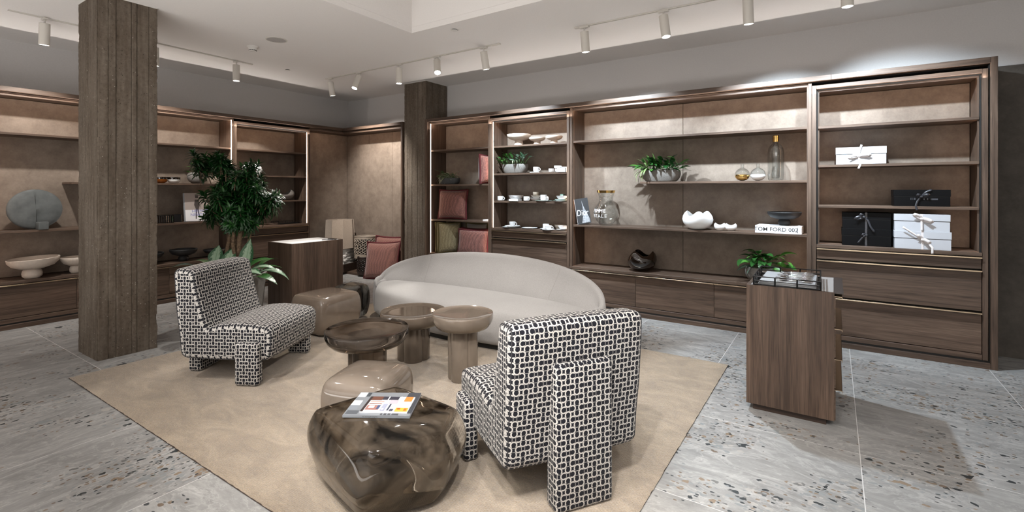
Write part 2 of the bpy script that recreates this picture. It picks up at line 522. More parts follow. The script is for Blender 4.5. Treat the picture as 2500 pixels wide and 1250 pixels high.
def terrazzo():
    t = NT('grey_pebble_stone')
    info = t.node('ShaderNodeObjectInfo')
    tc = t.node('ShaderNodeTexCoord')
    off = t.node('ShaderNodeVectorMath', operation='MULTIPLY_ADD')
    t.lk(info.outputs['Random'], off.inputs[0]); off.inputs[1].default_value = (41.0, 23.0, 9.0)
    t.lk(tc.outputs['Object'], off.inputs[2])
    def mp(sc, rot=0.0):
        m = t.node('ShaderNodeMapping'); m.inputs['Scale'].default_value = sc; m.inputs['Rotation'].default_value = (0, 0, rot)
        t.lk(off.outputs[0], m.inputs[0]); return m.outputs[0]
    streak = t.noise(mp((2.2, 9.0, 1), 0.15), 1, 8, 0.68, 1.2)
    patch = t.noise(mp((2.0, 4.0, 1)), 1, 7, 0.7, 2.0)
    fine = t.noise(mp((30, 70, 1), 0.15), 1, 5, 0.7)
    col = t.ramp(streak, [(0.25, (0.21, 0.208, 0.203)), (0.5, (0.31, 0.307, 0.30)), (0.75, (0.42, 0.416, 0.405))])
    edge = t.ramp(patch, [(0.47, 0.90), (0.5, 1.28), (0.53, 1.0), (0.62, 0.96), (0.64, 1.12), (0.67, 0.95)])
    col = t.mix(0.8, col, edge, 'MULTIPLY')
    col = t.mix(0.5, col, t.ramp(fine, [(0.3, 0.78), (0.7, 1.2)]), 'MULTIPLY')
    rockmask = t.noise(mp((1.6, 1.9, 1)), 1, 2, 0.5)
    warp = t.node('ShaderNodeTexNoise'); warp.inputs['Scale'].default_value = 26; warp.inputs['Detail'].default_value = 2
    t.lk(off.outputs[0], warp.inputs['Vector'])
    h = None
    for (scx, scy, thr, keep, lo) in ((10, 15, 0.31, 1.0, 0.42), (19, 29, 0.33, 0.88, 0.40), (38, 60, 0.34, 0.84, 0.36)):
        m = mp((scx, scy, 1), 0.1)
        ad = t.node('ShaderNodeVectorMath', operation='MULTIPLY_ADD')
        t.lk(warp.outputs['Color'], ad.inputs[0]); ad.inputs[1].default_value = (0.9, 0.9, 0); t.lk(m, ad.inputs[2])
        vo = t.node('ShaderNodeTexVoronoi', voronoi_dimensions='2D'); vo.inputs['Scale'].default_value = 1.0
        vo.inputs['Randomness'].default_value = 0.9
        t.lk(ad.outputs[0], vo.inputs['Vector'])
        inside = t.math('LESS_THAN', vo.outputs['Distance'], thr)
        sc_ = t.node('ShaderNodeSeparateColor'); t.lk(vo.outputs['Color'], sc_.inputs[0])
        k = t.math('ADD', sc_.outputs[0], t.math('MULTIPLY', t.math('SUBTRACT', rockmask, 0.5), 2.2))
        present = t.math('GREATER_THAN', k, keep)
        f = t.math('MULTIPLY', inside, present)
        stone = t.ramp(sc_.outputs[1], [(0.0, (0.04, 0.045, 0.048)), (0.14, (0.06, 0.065, 0.068)), (0.17, (0.24, 0.185, 0.135)), (0.30, (0.17, 0.13, 0.10)),
                                        (0.38, (0.25, 0.265, 0.268)), (0.70, (0.36, 0.345, 0.325)), (0.9, (0.16, 0.16, 0.155))], 'CONSTANT')
        stone = t.mix(0.5, stone, t.ramp(fine, [(0.3, 0.7), (0.7, 1.3)]), 'MULTIPLY')
        col = t.mix(f, col, stone)
    t.set(color=col, rough=t.ramp(fine, [(0.3, 0.34), (0.7, 0.5)]), spec=0.4)
    t.bump(fine, 0.08, 0.001)
    return t.m
TERRAZZO = terrazzo()
GROUT = plain('pale_grout', (0.62, 0.61, 0.60), 0.8)

def rug_mat():
    t = NT('beige_silky_pile'); c = t.coord()
    w = t.node('ShaderNodeTexWave', wave_type='BANDS', bands_direction='Y')
    w.inputs['Scale'].default_value = 38; w.inputs['Distortion'].default_value = 6.0; w.inputs['Detail'].default_value = 2.0
    w.inputs['Detail Scale'].default_value = 4.0
    t.lk(c, w.inputs['Vector'])
    n = t.noise(t.coord(scale=(0.45, 1, 1)), 260, 5, 0.75)
    n2 = t.noise(t.coord(scale=(0.8, 1.6, 1)), 4.0, 8, 0.75, 0.9)
    col = t.ramp(n2, [(0.3, (0.215, 0.152, 0.090)), (0.5, (0.32, 0.235, 0.147)), (0.72, (0.46, 0.355, 0.235))])
    col = t.mix(0.7, col, t.ramp(n, [(0.34, 0.45), (0.66, 1.35)]), 'MULTIPLY')
    col = t.mix(0.22, col, t.ramp(w.outputs['Fac'], [(0.0, 0.72), (0.6, 1.08)]), 'MULTIPLY')
    t.set(color=col, rough=0.72, spec=0.3, sheen=0.5)
    h = t.math('ADD', n, t.math('MULTIPLY', w.outputs['Fac'], 0.5))
    t.bump(h, 0.8, 0.006)
    return t.m
RUG = rug_mat()

def leaf_mat(name, base, centre=None, edge_noise=6.0, rough=0.35, vein=True):
    """UV: x across the leaf 0..1, y along it"""
    t = NT(name)
    tc = t.node('ShaderNodeTexCoord'); sep = t.node('ShaderNodeSeparateXYZ'); t.lk(tc.outputs['UV'], sep.inputs[0])
    d = t.math('MULTIPLY', t.math('ABSOLUTE', t.math('SUBTRACT', sep.outputs[0], 0.5)), 2.0)
    col = t.mix(0.0, base, base)
    n = t.noise(tc.outputs['UV'], edge_noise, 4, 0.65)
    if centre:
        k = t.math('ADD', d, t.math('MULTIPLY', t.math('SUBTRACT', n, 0.5), 1.6))
        f = t.ramp(k, [(0.45, 1.0), (0.62, 0.0)])
        col = t.mix(f, base, centre)
    if vein:
        mid = t.math('LESS_THAN', d, 0.06)
        col = t.mix(t.math('MULTIPLY', mid, 0.5), col, tuple(min(1, q * 2.2 + 0.03) for q in base))
    t.set(color=col, rough=rough, spec=0.45)
    w = t.node('ShaderNodeTexWave', wave_type='BANDS', bands_direction='Y'); w.inputs['Scale'].default_value = 3.0
    t.lk(tc.outputs['UV'], w.inputs['Vector'])
    t.bump(w.outputs['Fac'], 0.25, 0.002)
    return t.m
LEAF_DARK = leaf_mat('dark_glossy_leaf', (0.006, 0.040, 0.007), rough=0.32)
LEAF_MID = leaf_mat('mid_green_leaf', (0.02, 0.085, 0.016), rough=0.32)
LEAF_BRIGHT = leaf_mat('bright_green_leaf', (0.06, 0.19, 0.03), rough=0.35)
LEAF_SILVER = leaf_mat('silver_green_leaf', (0.025, 0.085, 0.035), (0.26, 0.36, 0.25), 9.0)
LEAF_SATIN = leaf_mat('satin_silver_leaf', (0.06, 0.15, 0.09), (0.30, 0.42, 0.34), 16.0)
LEAF_CREAM = leaf_mat('striped_spider_leaf', (0.34, 0.42, 0.20), (0.10, 0.22, 0.05), 2.0, vein=False)
LEAF_PALE = leaf_mat('grey_green_leaf', (0.16, 0.20, 0.12), (0.32, 0.34, 0.22), 3.0)
BARK = speckled('ridged_brown_bark', (0.13, 0.085, 0.05), 0.85, 0.55, 45, 0.9, 0.01)
STEM = plain('green_stem', (0.05, 0.11, 0.03), 0.5)

# ---------------------------------------------------------------- room shell
XL, YR, ZC = -7.64, 5.91, 3.12          # wall_left plane, wall_back plane, ceiling height
XE, YN = 3.4, -3.2
def slab(name, x0, x1, y0, y1, z0, z1, mat):
    return struct(MB().box(x0, x1, y0, y1, z0, z1).build(name, mat, None, 0))
slab('wall_left', XL - 0.12, XL, YN, YR + 0.12, -0.05, ZC + 0.9, PAINT)
slab('wall_back', XL, XE, YR, YR + 0.12, -0.05, ZC + 0.9, PAINT)
slab('wall_right', XE, XE + 0.12, YN, YR + 0.12, -0.05, ZC + 0.9, PAINT)
slab('wall_front', XL - 0.12, XE + 0.12, YN - 0.12, YN, -0.05, ZC + 0.9, PAINT)
# ceiling with the raised recess (a stepped well over the seating)
RX0, RX1, RY0, RY1 = -3.74, -0.2, 0.4, 3.70
cm = MB()
cm.box(XL, RX0, YN, YR, ZC, ZC + 0.06)
cm.box(RX1, XE, YN, YR, ZC, ZC + 0.06)
cm.box(RX0, RX1, RY1, YR, ZC, ZC + 0.06)
cm.box(RX0, RX1, YN, RY0, ZC, ZC + 0.06)
struct(cm.build('ceiling', CEIL, None, 0))
cm = MB()
t_ = 0.05
cm.box(RX0 - t_, RX0, RY0 - t_, RY1 + t_, ZC + 0.061, ZC + 0.6)
cm.box(RX1, RX1 + t_, RY0 - t_, RY1 + t_, ZC + 0.061, ZC + 0.6)
cm.box(RX0, RX1, RY1, RY1 + t_, ZC + 0.061, ZC + 0.6)
cm.box(RX0, RX1, RY0 - t_, RY0, ZC + 0.061, ZC + 0.6)
cm.box(RX0 - t_, RX1 + t_, RY0 - t_, RY1 + t_, ZC + 0.601, ZC + 0.65)
struct(cm.build('ceiling_recess', CEIL, None, 0))

# floor: a screed with pale grout showing in the joints, and every large stone tile on it
fl = MB().box(XL, XE, YN, YR, -0.05, -0.0006).build('floor', GROUT, None, 0)
struct(fl)
P = 0.925
tile_mesh = []
gap = 0.0022
def tile_me(w, d):
    m = MB()
    m.rbox(-w / 2 + gap, w / 2 - gap, -d / 2 + gap, d / 2 - gap, -0.012, 0.0, 0.0003)
    return m.mesh('tile', TERRAZZO, 0)
full = tile_me(P, P)
x = 0.12 - 9 * P
rt = random.Random(3)
while x < XE:
    y = 1.42 - 5 * P
    while y < YR:
        x0, x1 = max(x, XL), min(x + P, XE)
        y0, y1 = max(y, YN), min(y + P, YR)
        if x1 - x0 > 0.03 and y1 - y0 > 0.03:
            w, d = x1 - x0, y1 - y0
            me = full if (abs(w - P) < 1e-6 and abs(d - P) < 1e-6) else tile_me(w, d)
            cx_, cy_ = (x0 + x1) / 2, (y0 + y1) / 2
            turn = 0
            if me is full: turn = (PI / 2 if cx_ < -2.4 else 0) + rt.choice((0, PI))
            inst('tile', me, fl, (cx_, cy_, 0.0), (0, 0, turn))
        y += P
    x += P

# dark leather panels low on the back wall beyond the shelving
cl = MB().box(1.14, XE - 0.005, 5.885, YR, 0.0, 2.53).build('wall_cladding', BLACK_GAP, None, 0)
struct(cl)
for k in range(2):
    a = 1.14 + k * 1.13
    MB().rbox(a + 0.001, a + 1.129, 5.872, 5.8845, 0.0, 2.53, 0.002).build('leather_panel', SUEDE_DARK, cl)

# ---------------------------------------------------------------- board-marked concrete pillars
def pillar(label, x0, x1, y0, y1, seed, strips_y, strips_x):
    """strips: board joints across each face, as fractions"""
    o = thing('concrete_pillar', label, 'pillar', (x0, y0, 0))
    w, d = x1 - x0, y1 - y0
    m = MB()
    nz = 200
    def board(fr, strips, z):
        off = 0.0; k = 0
        for q, hgt in strips:
            if fr < q: break
            off = hgt; k += 1
        jd = min(abs(fr - q) for q, _ in strips) if strips else 1
        joint = 0.007 if jd < 0.008 else 0.0
        return off, joint
    ring = []
    def side(n, f0, f1, strips, nx, ny):
        for i in range(n):
            fr = i / n
            ring.append((f0[0] + (f1[0] - f0[0]) * fr, f0[1] + (f1[1] - f0[1]) * fr, nx, ny, fr, strips))
    N1, N2 = 130, 90
    side(N1, (w, 0), (w, d), strips_y, 1, 0)
    side(20, (w, d), (0, d), [], 0, 1)
    side(20, (0, d), (0, 0), [], -1, 0)
    side(N2, (0, 0), (w, 0), strips_x, 0, -1)
    n = len(ring)
    verts = []
    for k in range(nz + 1):
        z = (ZC - 0.002) * k / nz
        for (px, py, nx, ny, fr, st) in ring:
            if st:
                off, joint = board(fr, st, z)
            else: off, joint = 0, 0
            p = Vector((px * 3 + seed, py * 3, z * 1.6))
            e = noise.noise(Vector((px * 40 + seed, py * 40, z * 26))) * 0.0022
            e += noise.noise(Vector((px * 12, py * 12 + seed, z * 7))) * 0.0025
            if joint: joint *= 0.45 + 0.75 * (0.5 + noise.noise(Vector((fr * 20, seed, z * 30))))
            if abs(z - 1.59) < 0.02 and st: joint += 0.002
            # worn arrises
            ed = min(fr, 1 - fr)
            chip = 0.0
            if ed < 0.045:
                c = noise.noise(Vector((seed + px, py, z * 9))) - 0.1 + 0.6 * noise.noise(Vector((seed, px, z * 31)))
                chip = max(0, c - 0.12) * 0.011 * (1 - ed / 0.045)
            t = off * (1 if z > 1.59 or off > 0 else -0.5) + e - joint - chip
            cx2, cy2 = w / 2, d / 2
            inx = (px - cx2) / w * 2; iny = (py - cy2) / d * 2
            sx = -chip * (1 if inx > 0.9 else -1 if inx < -0.9 else 0) if ny else 0
            sy = -chip * (1 if iny > 0.9 else -1 if iny < -0.9 else 0) if nx else 0
            verts.append((px + nx * t + sx, py + ny * t + sy, z))
    faces = []
    for k in range(nz):
        for i in range(n):
            i2 = (i + 1) % n
            faces.append((k * n + i, k * n + i2, (k + 1) * n + i2, (k + 1) * n + i))
    faces.append(tuple(range(n - 1, -1, -1))); faces.append(tuple(nz * n + i for i in range(n)))
    m.add(verts, faces)
    m.build('shaft', CONCRETE, o, 50)
    s = MB()
    for q in ((w + 0.002, w + 0.006, -0.006, d + 0.006), (-0.006, w + 0.006, -0.006, -0.002), (-0.006, -0.002, -0.006, d + 0.006), (-0.006, w + 0.006, d + 0.002, d + 0.006)):
        s.box(*q, ZC - 0.006, ZC - 0.0005)
    s.build('ceiling_bead', WHITE_PLASTIC, o, 0)
    return o
pillar('massive board-marked concrete pillar standing behind the rug corner', -5.665, -5.185, 1.47, 1.905, 1.3,
       [(0.0, 0.0), (0.17, 0.0), (0.30, -0.004), (0.56, 0.003), (0.64, -0.002), (0.86, 0.002)],
       [(0.0, 0.0), (0.22, 0.003), (0.5, -0.002), (0.75, 0.002)])
pillar('slimmer looking concrete pillar at the end of the long shelving, behind the sofa', -5.640, -5.175, 5.418, 5.90, 9.1,
       [(0.0, 0.0), (0.3, 0.003), (0.6, -0.002), (0.8, 0.002)],
       [(0.0, 0.0), (0.16, -0.002), (0.37, 0.003), (0.62, -0.003), (0.85, 0.0)])

# ---------------------------------------------------------------- shelving
# local frame of every unit: x along the run, y into the wall (front face y = 0), z up
ZT = 2.525
def shelving(label, group, loc, rot, W, framed, shelves, deck, drawer_rows, cols=None, panels=1, leds=(1, 1), dim=False, depth=0.37):
    o = thing('shelving_unit', label, 'shelving', loc, rot, group)
    zt = 2.44 if framed else 2.452
    fw = 0.036 if framed else 0.0        # frame face width
    ins = 0.012 if framed else 0.0
    g = 0.0015
    zb = 0.062
    if framed:
        f = MB()
        f.rbox(g, fw, 0.0, 0.05, zb, zt, 0.0015)
        f.rbox(W - fw, W - g, 0.0, 0.05, zb, zt, 0.0015)
        f.build('frame_post', WOOD_Z, o)
        MB().rbox(fw, W - fw, 0.0, 0.05, zt - 0.034, zt, 0.0015).build('frame_rail', WOOD_X, o)
    MB().rbox(fw + g, W - fw - g, 0.004, 0.05, zb, 0.104, 0.0015).build('bottom_rail', WOOD_X, o)
    # carcass sides, soffit
    s0, s1 = fw + ins, W - fw - ins
    if framed:
        y0 = 0.030; ztop = zt - 0.034 - 0.012
        slot = MB()
        slot.box(fw + g, s0, 0.034, 0.052, deck, zt - 0.035); slot.box(s1, W - fw - g, 0.034, 0.052, deck, zt - 0.035)
        slot.box(s0, s1, 0.034, 0.052, ztop, zt - 0.035)
        slot.build('shadow_groove', BLACK_GAP, o, 0)
        x0, x1, yi = s0, s1, 0.0535
        side_t = 0.018
        MB().box(fw + g, s0 - g, 0.053, depth, deck, ztop + 0.02).build('side_panel', WOOD_Z, o, 0)
        MB().box(s1 + g, W - fw - g, 0.053, depth, deck, ztop + 0.02).build('side_panel', WOOD_Z, o, 0)
        MB().box(s0 + g, s1 - g, 0.053, depth, ztop + 0.0005, ztop + 0.02).build('soffit', WOOD_X, o, 0)
        shelf_y = 0.03
    else:
        side_t = 0.030
        x0, x1 = side_t, W - side_t
        ztop = zt
        MB().rbox(g, side_t, 0.012, depth, deck, zt + 0.02, 0.001).build('side_panel', WOOD_Z, o)
        MB().rbox(W - side_t, W - g, 0.012, depth, deck, zt + 0.02, 0.001).build('side_panel', WOOD_Z, o)
        MB().rbox(side_t + g, W - side_t - g, 0.030, depth, zt, zt + 0.02, 0.001).build('soffit', WOOD_X, o)
        shelf_y = 0.03
    # leather back panels with a fine joint
    pw = (x1 - x0) / panels
    MB().box(fw + g, W - fw - g, depth + 0.016, depth + 0.03, 0.07, zt + 0.02).build('back_board', BLACK_GAP, o, 0)
    for k in range(panels):
        MB().rbox(x0 + k * pw + 0.002, x0 + (k + 1) * pw - 0.002, depth - 0.002, depth + 0.015, deck + 0.004, ztop - 0.003, 0.0015).build('back_panel', SUEDE, o)
    # deck and shelves
    MB().rbox(fw + g if framed else g, (W - fw - g) if framed else W - g, 0.0, depth, deck - 0.03, deck, 0.0015).build('deck', WOOD_X, o)
    for (a, b, z) in shelves:
        a2 = x0 if a is None else a; b2 = x1 if b is None else b
        MB().rbox(a2 + g, b2 - g, shelf_y, depth - 0.003, z - 0.024, z, 0.002).build('shelf', WOOD_X, o)
    # lit strips: bare ones at the front edge of the sides (1), ones tucked behind a lip (2), and one behind a lip under the soffit
    fy = 0.0535 if framed else 0.031
    for k, on in enumerate(leds):
        if on == 1:
            if framed:
                xx = (fw + 0.0045, fw + 0.0078) if k == 0 else (W - fw - 0.0078, W - fw - 0.0045)
                yy = (0.0325, 0.0335)
            else:
                xx = (side_t + 0.0005, side_t + 0.0035) if k == 0 else (W - side_t - 0.0035, W - side_t - 0.0005)
                yy = (0.016, 0.022)
            MB().box(*xx, *yy, deck + 0.002, ztop - 0.002).build('light_strip', LED, o, 0)
        else:
            e0, e1 = (x0 + 0.0005, x0 + 0.011) if k == 0 else (x1 - 0.011, x1 - 0.0005)
            g0, g1 = (x0 + 0.001, x0 + 0.007) if k == 0 else (x1 - 0.007, x1 - 0.001)
            MB().box(e0, e1, fy - 0.005, fy - 0.001, deck + 0.001, ztop - 0.012).build('strip_lip', WOOD_Z, o, 0)
            zz = [deck] + sorted([q[2] for q in shelves if (q[0] is None or k == 1)]) + [ztop]
            for za_, zb2 in zip(zz[:-1], zz[1:]):
                MB().box(g0, g1, fy + 0.0002, fy + 0.003, za_ + 0.002, zb2 - 0.028).build('light_strip', LED_SOFT, o, 0)
    MB().box(x0 + 0.001, x1 - 0.001, fy - 0.005, fy - 0.001, ztop - 0.014, ztop - 0.0003).build('strip_lip', WOOD_X, o, 0)
    MB().box(x0 + 0.012, x1 - 0.012, fy + 0.0005, fy + 0.006, ztop - 0.007, ztop - 0.001).build('light_strip', LED_SOFT, o, 0)
    # drawers, each with its metal edge pull
    cols = cols or [(fw + 0.003, W - fw - 0.003)]
    MB().box(fw + g, W - fw - g, 0.04, depth, 0.105, deck - 0.031).build('drawer_case', BLACK_GAP, o, 0)
    for (z0, z1) in drawer_rows:
        for (a, b) in cols:
            d = MB().rbox(a + 0.0012, b - 0.0012, 0.012, 0.032, z0 + 0.003, z1 - 0.008, 0.0012).build('drawer', WOOD_X, o)
            h = MB()
            h.rbox(a + 0.0012, b - 0.0012, -0.016, 0.032, z1 - 0.0075, z1 - 0.0035, 0.0008)
            h.rbox(a + 0.0012, b - 0.0012, -0.018, -0.014, z1 - 0.014, z1 - 0.0035, 0.0008)
            h.build('pull_edge', METAL, d)
    return o

YF = 5.41; XF = -7.14
R_U0, R_U1, R_U2, R_U3, R_U4 = -5.118, -3.969, -2.739, -0.173, 1.047
GB = 'shelving bays of the long wall'
S_FULL = lambda *z: [(None, None, q) for q in z]
shelving('walnut bay with lit edge, holding cushions, next to the slimmer pillar', GB, (R_U0, YF, 0), 0, R_U1 - R_U0, False,
         S_FULL(2.055, 1.535, 1.01), 0.505, [(0.107, 0.472)], leds=(1, 2))
shelving('framed walnut bay holding white crockery, behind the sofa', GB, (R_U1, YF, 0), 0, R_U2 - R_U1, True,
         S_FULL(2.055, 1.678, 1.300), 0.932, [(0.80, 0.900), (0.455, 0.795), (0.107, 0.450)], leds=(1, 2))
W3 = R_U3 - R_U2
shelving('widest walnut bay with a half length floating shelf and glass vases', GB, (R_U2, YF, 0), 0, W3, False,
         [(None, None, 2.06), (-1.853 - R_U2, None, 1.545), (None, None, 1.02)], 0.505, [(0.107, 0.472)],
         cols=[(0.003, -1.897 - R_U2), (-1.896 - R_U2, -1.049 - R_U2), (-1.048 - R_U2, W3 - 0.003)], panels=2, leds=(2, 2))
shelving('framed walnut bay holding ribboned gift boxes above wide drawers', GB, (R_U3, YF, 0), 0, R_U4 - R_U3, True,
         S_FULL(2.055, 1.688, 1.308), 0.937, [(0.800, 0.905), (0.455, 0.795), (0.107, 0.450)], leds=(2, 2))
GL = 'shelving bays of the side wall'
L_U0, L_U1, L_U2 = 0.99, 3.568, 4.775
WL = L_U1 - L_U0
shelving('wide walnut bay behind the massive pillar, with black footed bowls', GL, (XF, L_U0, 0), PI / 2, WL, False,
         [(None, None, 2.055), (1.80 - L_U0, None, 1.540), (None, None, 1.02)], 0.495, [(0.107, 0.462)],
         cols=[(0.003, 0.85), (0.851, 1.77), (1.771, WL - 0.003)], panels=2, leds=(2, 1))
shelving('framed walnut bay with drawers behind the tall potted tree', GL, (XF, L_U1, 0), PI / 2, L_U2 - L_U1, True,
         S_FULL(2.055, 1.672, 1.290), 0.912, [(0.780, 0.882), (0.44, 0.775), (0.107, 0.435)], leds=(2, 1))
# one more bay of the side wall, outside the photo's edge
shelving('walnut bay of the side wall nearest the camera', GL, (XF, -1.57, 0), PI / 2, 2.555, True,
         S_FULL(2.055, 1.672, 1.290), 0.912, [(0.780, 0.882), (0.44, 0.775), (0.107, 0.435)], leds=(2, 1))

# the outer surrounds (walnut frames round each run)
def surround(label, loc, rot, x0, x1, left_post, right_post, joints=()):
    o = thing('shelving_surround', label, 'shelving', loc, rot)
    xs = [x0] + list(joints) + [x1]
    for a, b in zip(xs[:-1], xs[1:]):
        MB().rbox(a + 0.0006, b - 0.0006, -0.022, 0.49, ZT - 0.047, ZT, 0.0015).build('top_board', WOOD_X, o)
        MB().rbox(a + 0.0006, b - 0.0006, -0.022, 0.42, 0.0, 0.046, 0.0015).build('base_board', WOOD_X, o)
    MB().box(x0, x1, 0.004, 0.045, 0.0465, 0.0615).build('shadow_gap', BLACK_GAP, o, 0)
    MB().box(x0 + 0.05, x1 - 0.05, 0.06, 0.40, ZT - 0.052, ZT - 0.0475).build('top_filler', BLACK_GAP, o, 0)
    if left_post: MB().rbox(x0 - left_post, x0 - 0.0006, -0.022, 0.49, 0.0, ZT, 0.0015).build('end_post', WOOD_Z, o)
    if right_post:
        MB().rbox(x1 + 0.0006, x1 + right_post, -0.022, 0.49, 0.0, ZT, 0.0015).build('end_post', WOOD_Z, o)
        MB().box(x1 - 0.006, x1, 0.01, 0.4, 0.047, ZT - 0.048).build('shadow_gap', BLACK_GAP, o, 0)
    # strip added below the top board's lip, shining up to brighten the ceiling
    d = bpy.data.lights.new('ceiling_fill_strip', 'AREA'); d.shape = 'RECTANGLE'; d.size = x1 - x0 - 0.05; d.size_y = 0.006
    d.energy = CEIL_FILL * (x1 - x0); d.color = (1.0, 0.92, 0.86)
    g_ = bpy.data.objects.new('ceiling_fill_strip', d); COL.objects.link(g_); g_.parent = o
    g_.location = ((x0 + x1) / 2, -0.0135, 2.362); g_.rotation_euler = (PI, 0, 0)
    return o
surround('long walnut surround framing the bays of the back wall', (0, YF, 0), 0, R_U0 + 0.0, 1.056, 0.050, 0.042, [-0.02])
surround('walnut surround framing the bays behind the massive pillar', (XF, 0, 0), PI / 2, -1.6, 4.78, 0.04, 0, [0.99])

# leather lined corner niche between the two runs
cn = thing('corner_niche', 'leather lined corner niche with a low walnut platform, holding lanterns', 'niche', (0, 0, 0))
zt = ZT - 0.048
MB().rbox(XF - 0.49, XF + 0.022, 4.7815, YF + 0.49, ZT - 0.047, ZT, 0.0015).build('top_board', WOOD_Y, cn)
MB().rbox(XF + 0.0226, -5.688, YF - 0.022, YF + 0.49, ZT - 0.047, ZT, 0.0015).build('top_board', WOOD_X, cn)
MB().box(XF - 0.40, XF - 0.03, 4.785, YF + 0.39, zt - 0.03, zt - 0.002).build('soffit', WOOD_Y, cn, 0)
MB().box(XF - 0.0295, -5.69, YF + 0.03, YF + 0.39, zt - 0.03, zt - 0.002).build('soffit', WOOD_X, cn, 0)
MB().rbox(-5.687, -5.652, YF - 0.022, YF + 0.49, 0.0, ZT, 0.0015).build('end_post', WOOD_Z, cn)
MB().rbox(XF - 0.38, XF + 0.022, 4.785, YF + 0.38, 0.0, 0.038, 0.0015).build('platform', WOOD_Y, cn)
MB().rbox(XF + 0.0226, -5.688, YF - 0.022, YF + 0.38, 0.0, 0.038, 0.0015).build('platform', WOOD_X, cn)
MB().box(XF - 0.40, XF - 0.386, 4.785, YF + 0.40, 0.0, zt - 0.031).build('back_board', BLACK_GAP, cn, 0)
MB().box(XF - 0.385, -5.69, YF + 0.387, YF + 0.40, 0.0, zt - 0.031).build('back_board', BLACK_GAP, cn, 0)
MB().rbox(XF - 0.3855, XF - 0.372, 4.785, YF + 0.372, 0.039, zt - 0.032, 0.0015).build('leather_panel', SUEDE, cn)
for a, b in ((XF - 0.371, -6.905), (-6.902, -6.31), (-6.307, -5.69)):
    MB().rbox(a, b, YF + 0.373, YF + 0.3865, 0.039, zt - 0.032, 0.0015).build('leather_panel', SUEDE, cn)
zl = zt - 0.0305
MB().box(XF - 0.036, XF - 0.0315, 4.79, YF + 0.028, zl - 0.014, zl).build('strip_lip', WOOD_Y, cn, 0)
MB().box(XF - 0.0312, -5.69, YF + 0.0285, YF + 0.0325, zl - 0.014, zl).build('strip_lip', WOOD_X, cn, 0)
MB().box(XF - 0.043, XF - 0.0375, 4.80, YF + 0.028, zl - 0.007, zl - 0.001).build('light_strip', LED_SOFT, cn, 0)
MB().box(XF - 0.02, -5.70, YF + 0.034, YF + 0.040, zl - 0.007, zl - 0.001).build('light_strip', LED_SOFT, cn, 0)

# ---------------------------------------------------------------- ceiling fittings
def spot_light(name, parent, loc, rot, power, size_deg, blend, color, radius=0.03):
    d = bpy.data.lights.new(name, 'SPOT')
    d.energy = power; d.spot_size = math.radians(size_deg); d.spot_blend = blend; d.color = color; d.shadow_soft_size = radius
    o = bpy.data.objects.new(name, d); COL.objects.link(o); o.parent = parent
    o.location = loc; o.rotation_euler = rot
    return o

def track(label, p0, p1):
    o = thing('lighting_track', label, 'track', (p0[0], p0[1], ZC))
    dx, dy = p1[0] - p0[0], p1[1] - p0[1]
    L = math.hypot(dx, dy); o.rotation_euler = (0, 0, math.atan2(dy, dx))
    MB().rbox(0, L, -0.017, -0.005, -0.009, -0.0005, 0.001).build('rail', WHITE_METAL, o)
    MB().rbox(0, L, 0.005, 0.017, -0.009, -0.0005, 0.001).build('rail', WHITE_METAL, o)
    MB().box(0.002, L - 0.002, -0.0045, 0.0045, -0.006, -0.001).build('slot', BLACK_GAP, o, 0)
    MB().rbox(-0.02, 0.10, -0.019, 0.019, -0.012, -0.0005, 0.001).build('end_feed', WHITE_METAL, o)
TR_Y = 4.51
track('short white lighting track in front of the corner and slimmer pillar', (-3.18, TR_Y), (-6.35, TR_Y))
track('white lighting track in front of the wide bays', (-2.20, TR_Y), (2.3, TR_Y))
track('white lighting track passing behind the massive pillar', (-6.42, 3.42), (-6.36, 1.15))

HEAD_L, HEAD_R = 0.205, 0.042
def head(label, x, y, aim, power, group, lit=False, cone=46, blend=0.45, color=(1.0, 0.955, 0.90), tilt=None):
    """track spotlight: adapter, stem, cylinder aimed at a point"""
    o = thing('track_spotlight', label, 'spotlight', (x, y, ZC), 0, group)
    MB().rbox(-0.05, 0.05, -0.018, 0.018, -0.024, -0.0095, 0.003).build('adapter', WHITE_METAL, o)
    MB().tube([(0, 0, -0.024), (0, 0, -0.062)], 0.008, 8).build('stem', WHITE_METAL, o)
    top = Vector((0, 0, -0.058))
    d = (Vector(aim) - Vector((x, y, ZC - 0.15)))
    if tilt is not None:
        flat = Vector((d.x, d.y, 0)).normalized()
        dd = flat * math.sin(tilt) + Vector((0, 0, -math.cos(tilt)))
    else: dd = d.normalized()
    q = Vector((0, 0, -1)).rotation_difference(dd)
    body = MB().lathe([(0.0, -0.004), (HEAD_R - 0.004, -0.004), (HEAD_R, -0.0), (HEAD_R, -HEAD_L), (HEAD_R - 0.006, -HEAD_L), (HEAD_R - 0.010, -HEAD_L + 0.03), (0, -HEAD_L + 0.03)], 32)
    b = body.build('head', WHITE_METAL, o, 40)
    b.rotation_mode = 'QUATERNION'; b.rotation_quaternion = q; b.location = top
    MB().lathe([(0, 0.001), (HEAD_R - 0.004, 0.001), (HEAD_R - 0.004, -0.003), (0, -0.003)], 24).build('top_cap', BLACK_METAL, b, 30)
    ln = MB().lathe([(0, -HEAD_L + 0.008 if lit else -HEAD_L + 0.025), (HEAD_R - 0.008, -HEAD_L + 0.008 if lit else -HEAD_L + 0.025)], 24)
    ln.build('lens', LENS, b, 0)
    qa = Vector((0, 0, -1)).rotation_difference(d.normalized())
    l = spot_light('lamp', b, (0, 0, -HEAD_L - 0.012), (0, 0, 0), power, cone, blend, color)
    l.rotation_mode = 'QUATERNION'; l.rotation_quaternion = q.inverted() @ qa
    return o
GH = 'track spotlights by the corner'
COOL = (0.76, 0.89, 1.0)
head('leftmost spotlight of the short track, tilted to the niche', -6.246, TR_Y, (-6.35, 5.8, 1.55), SPOT * 2.1, GH, tilt=0.22, cone=84, blend=0.8)
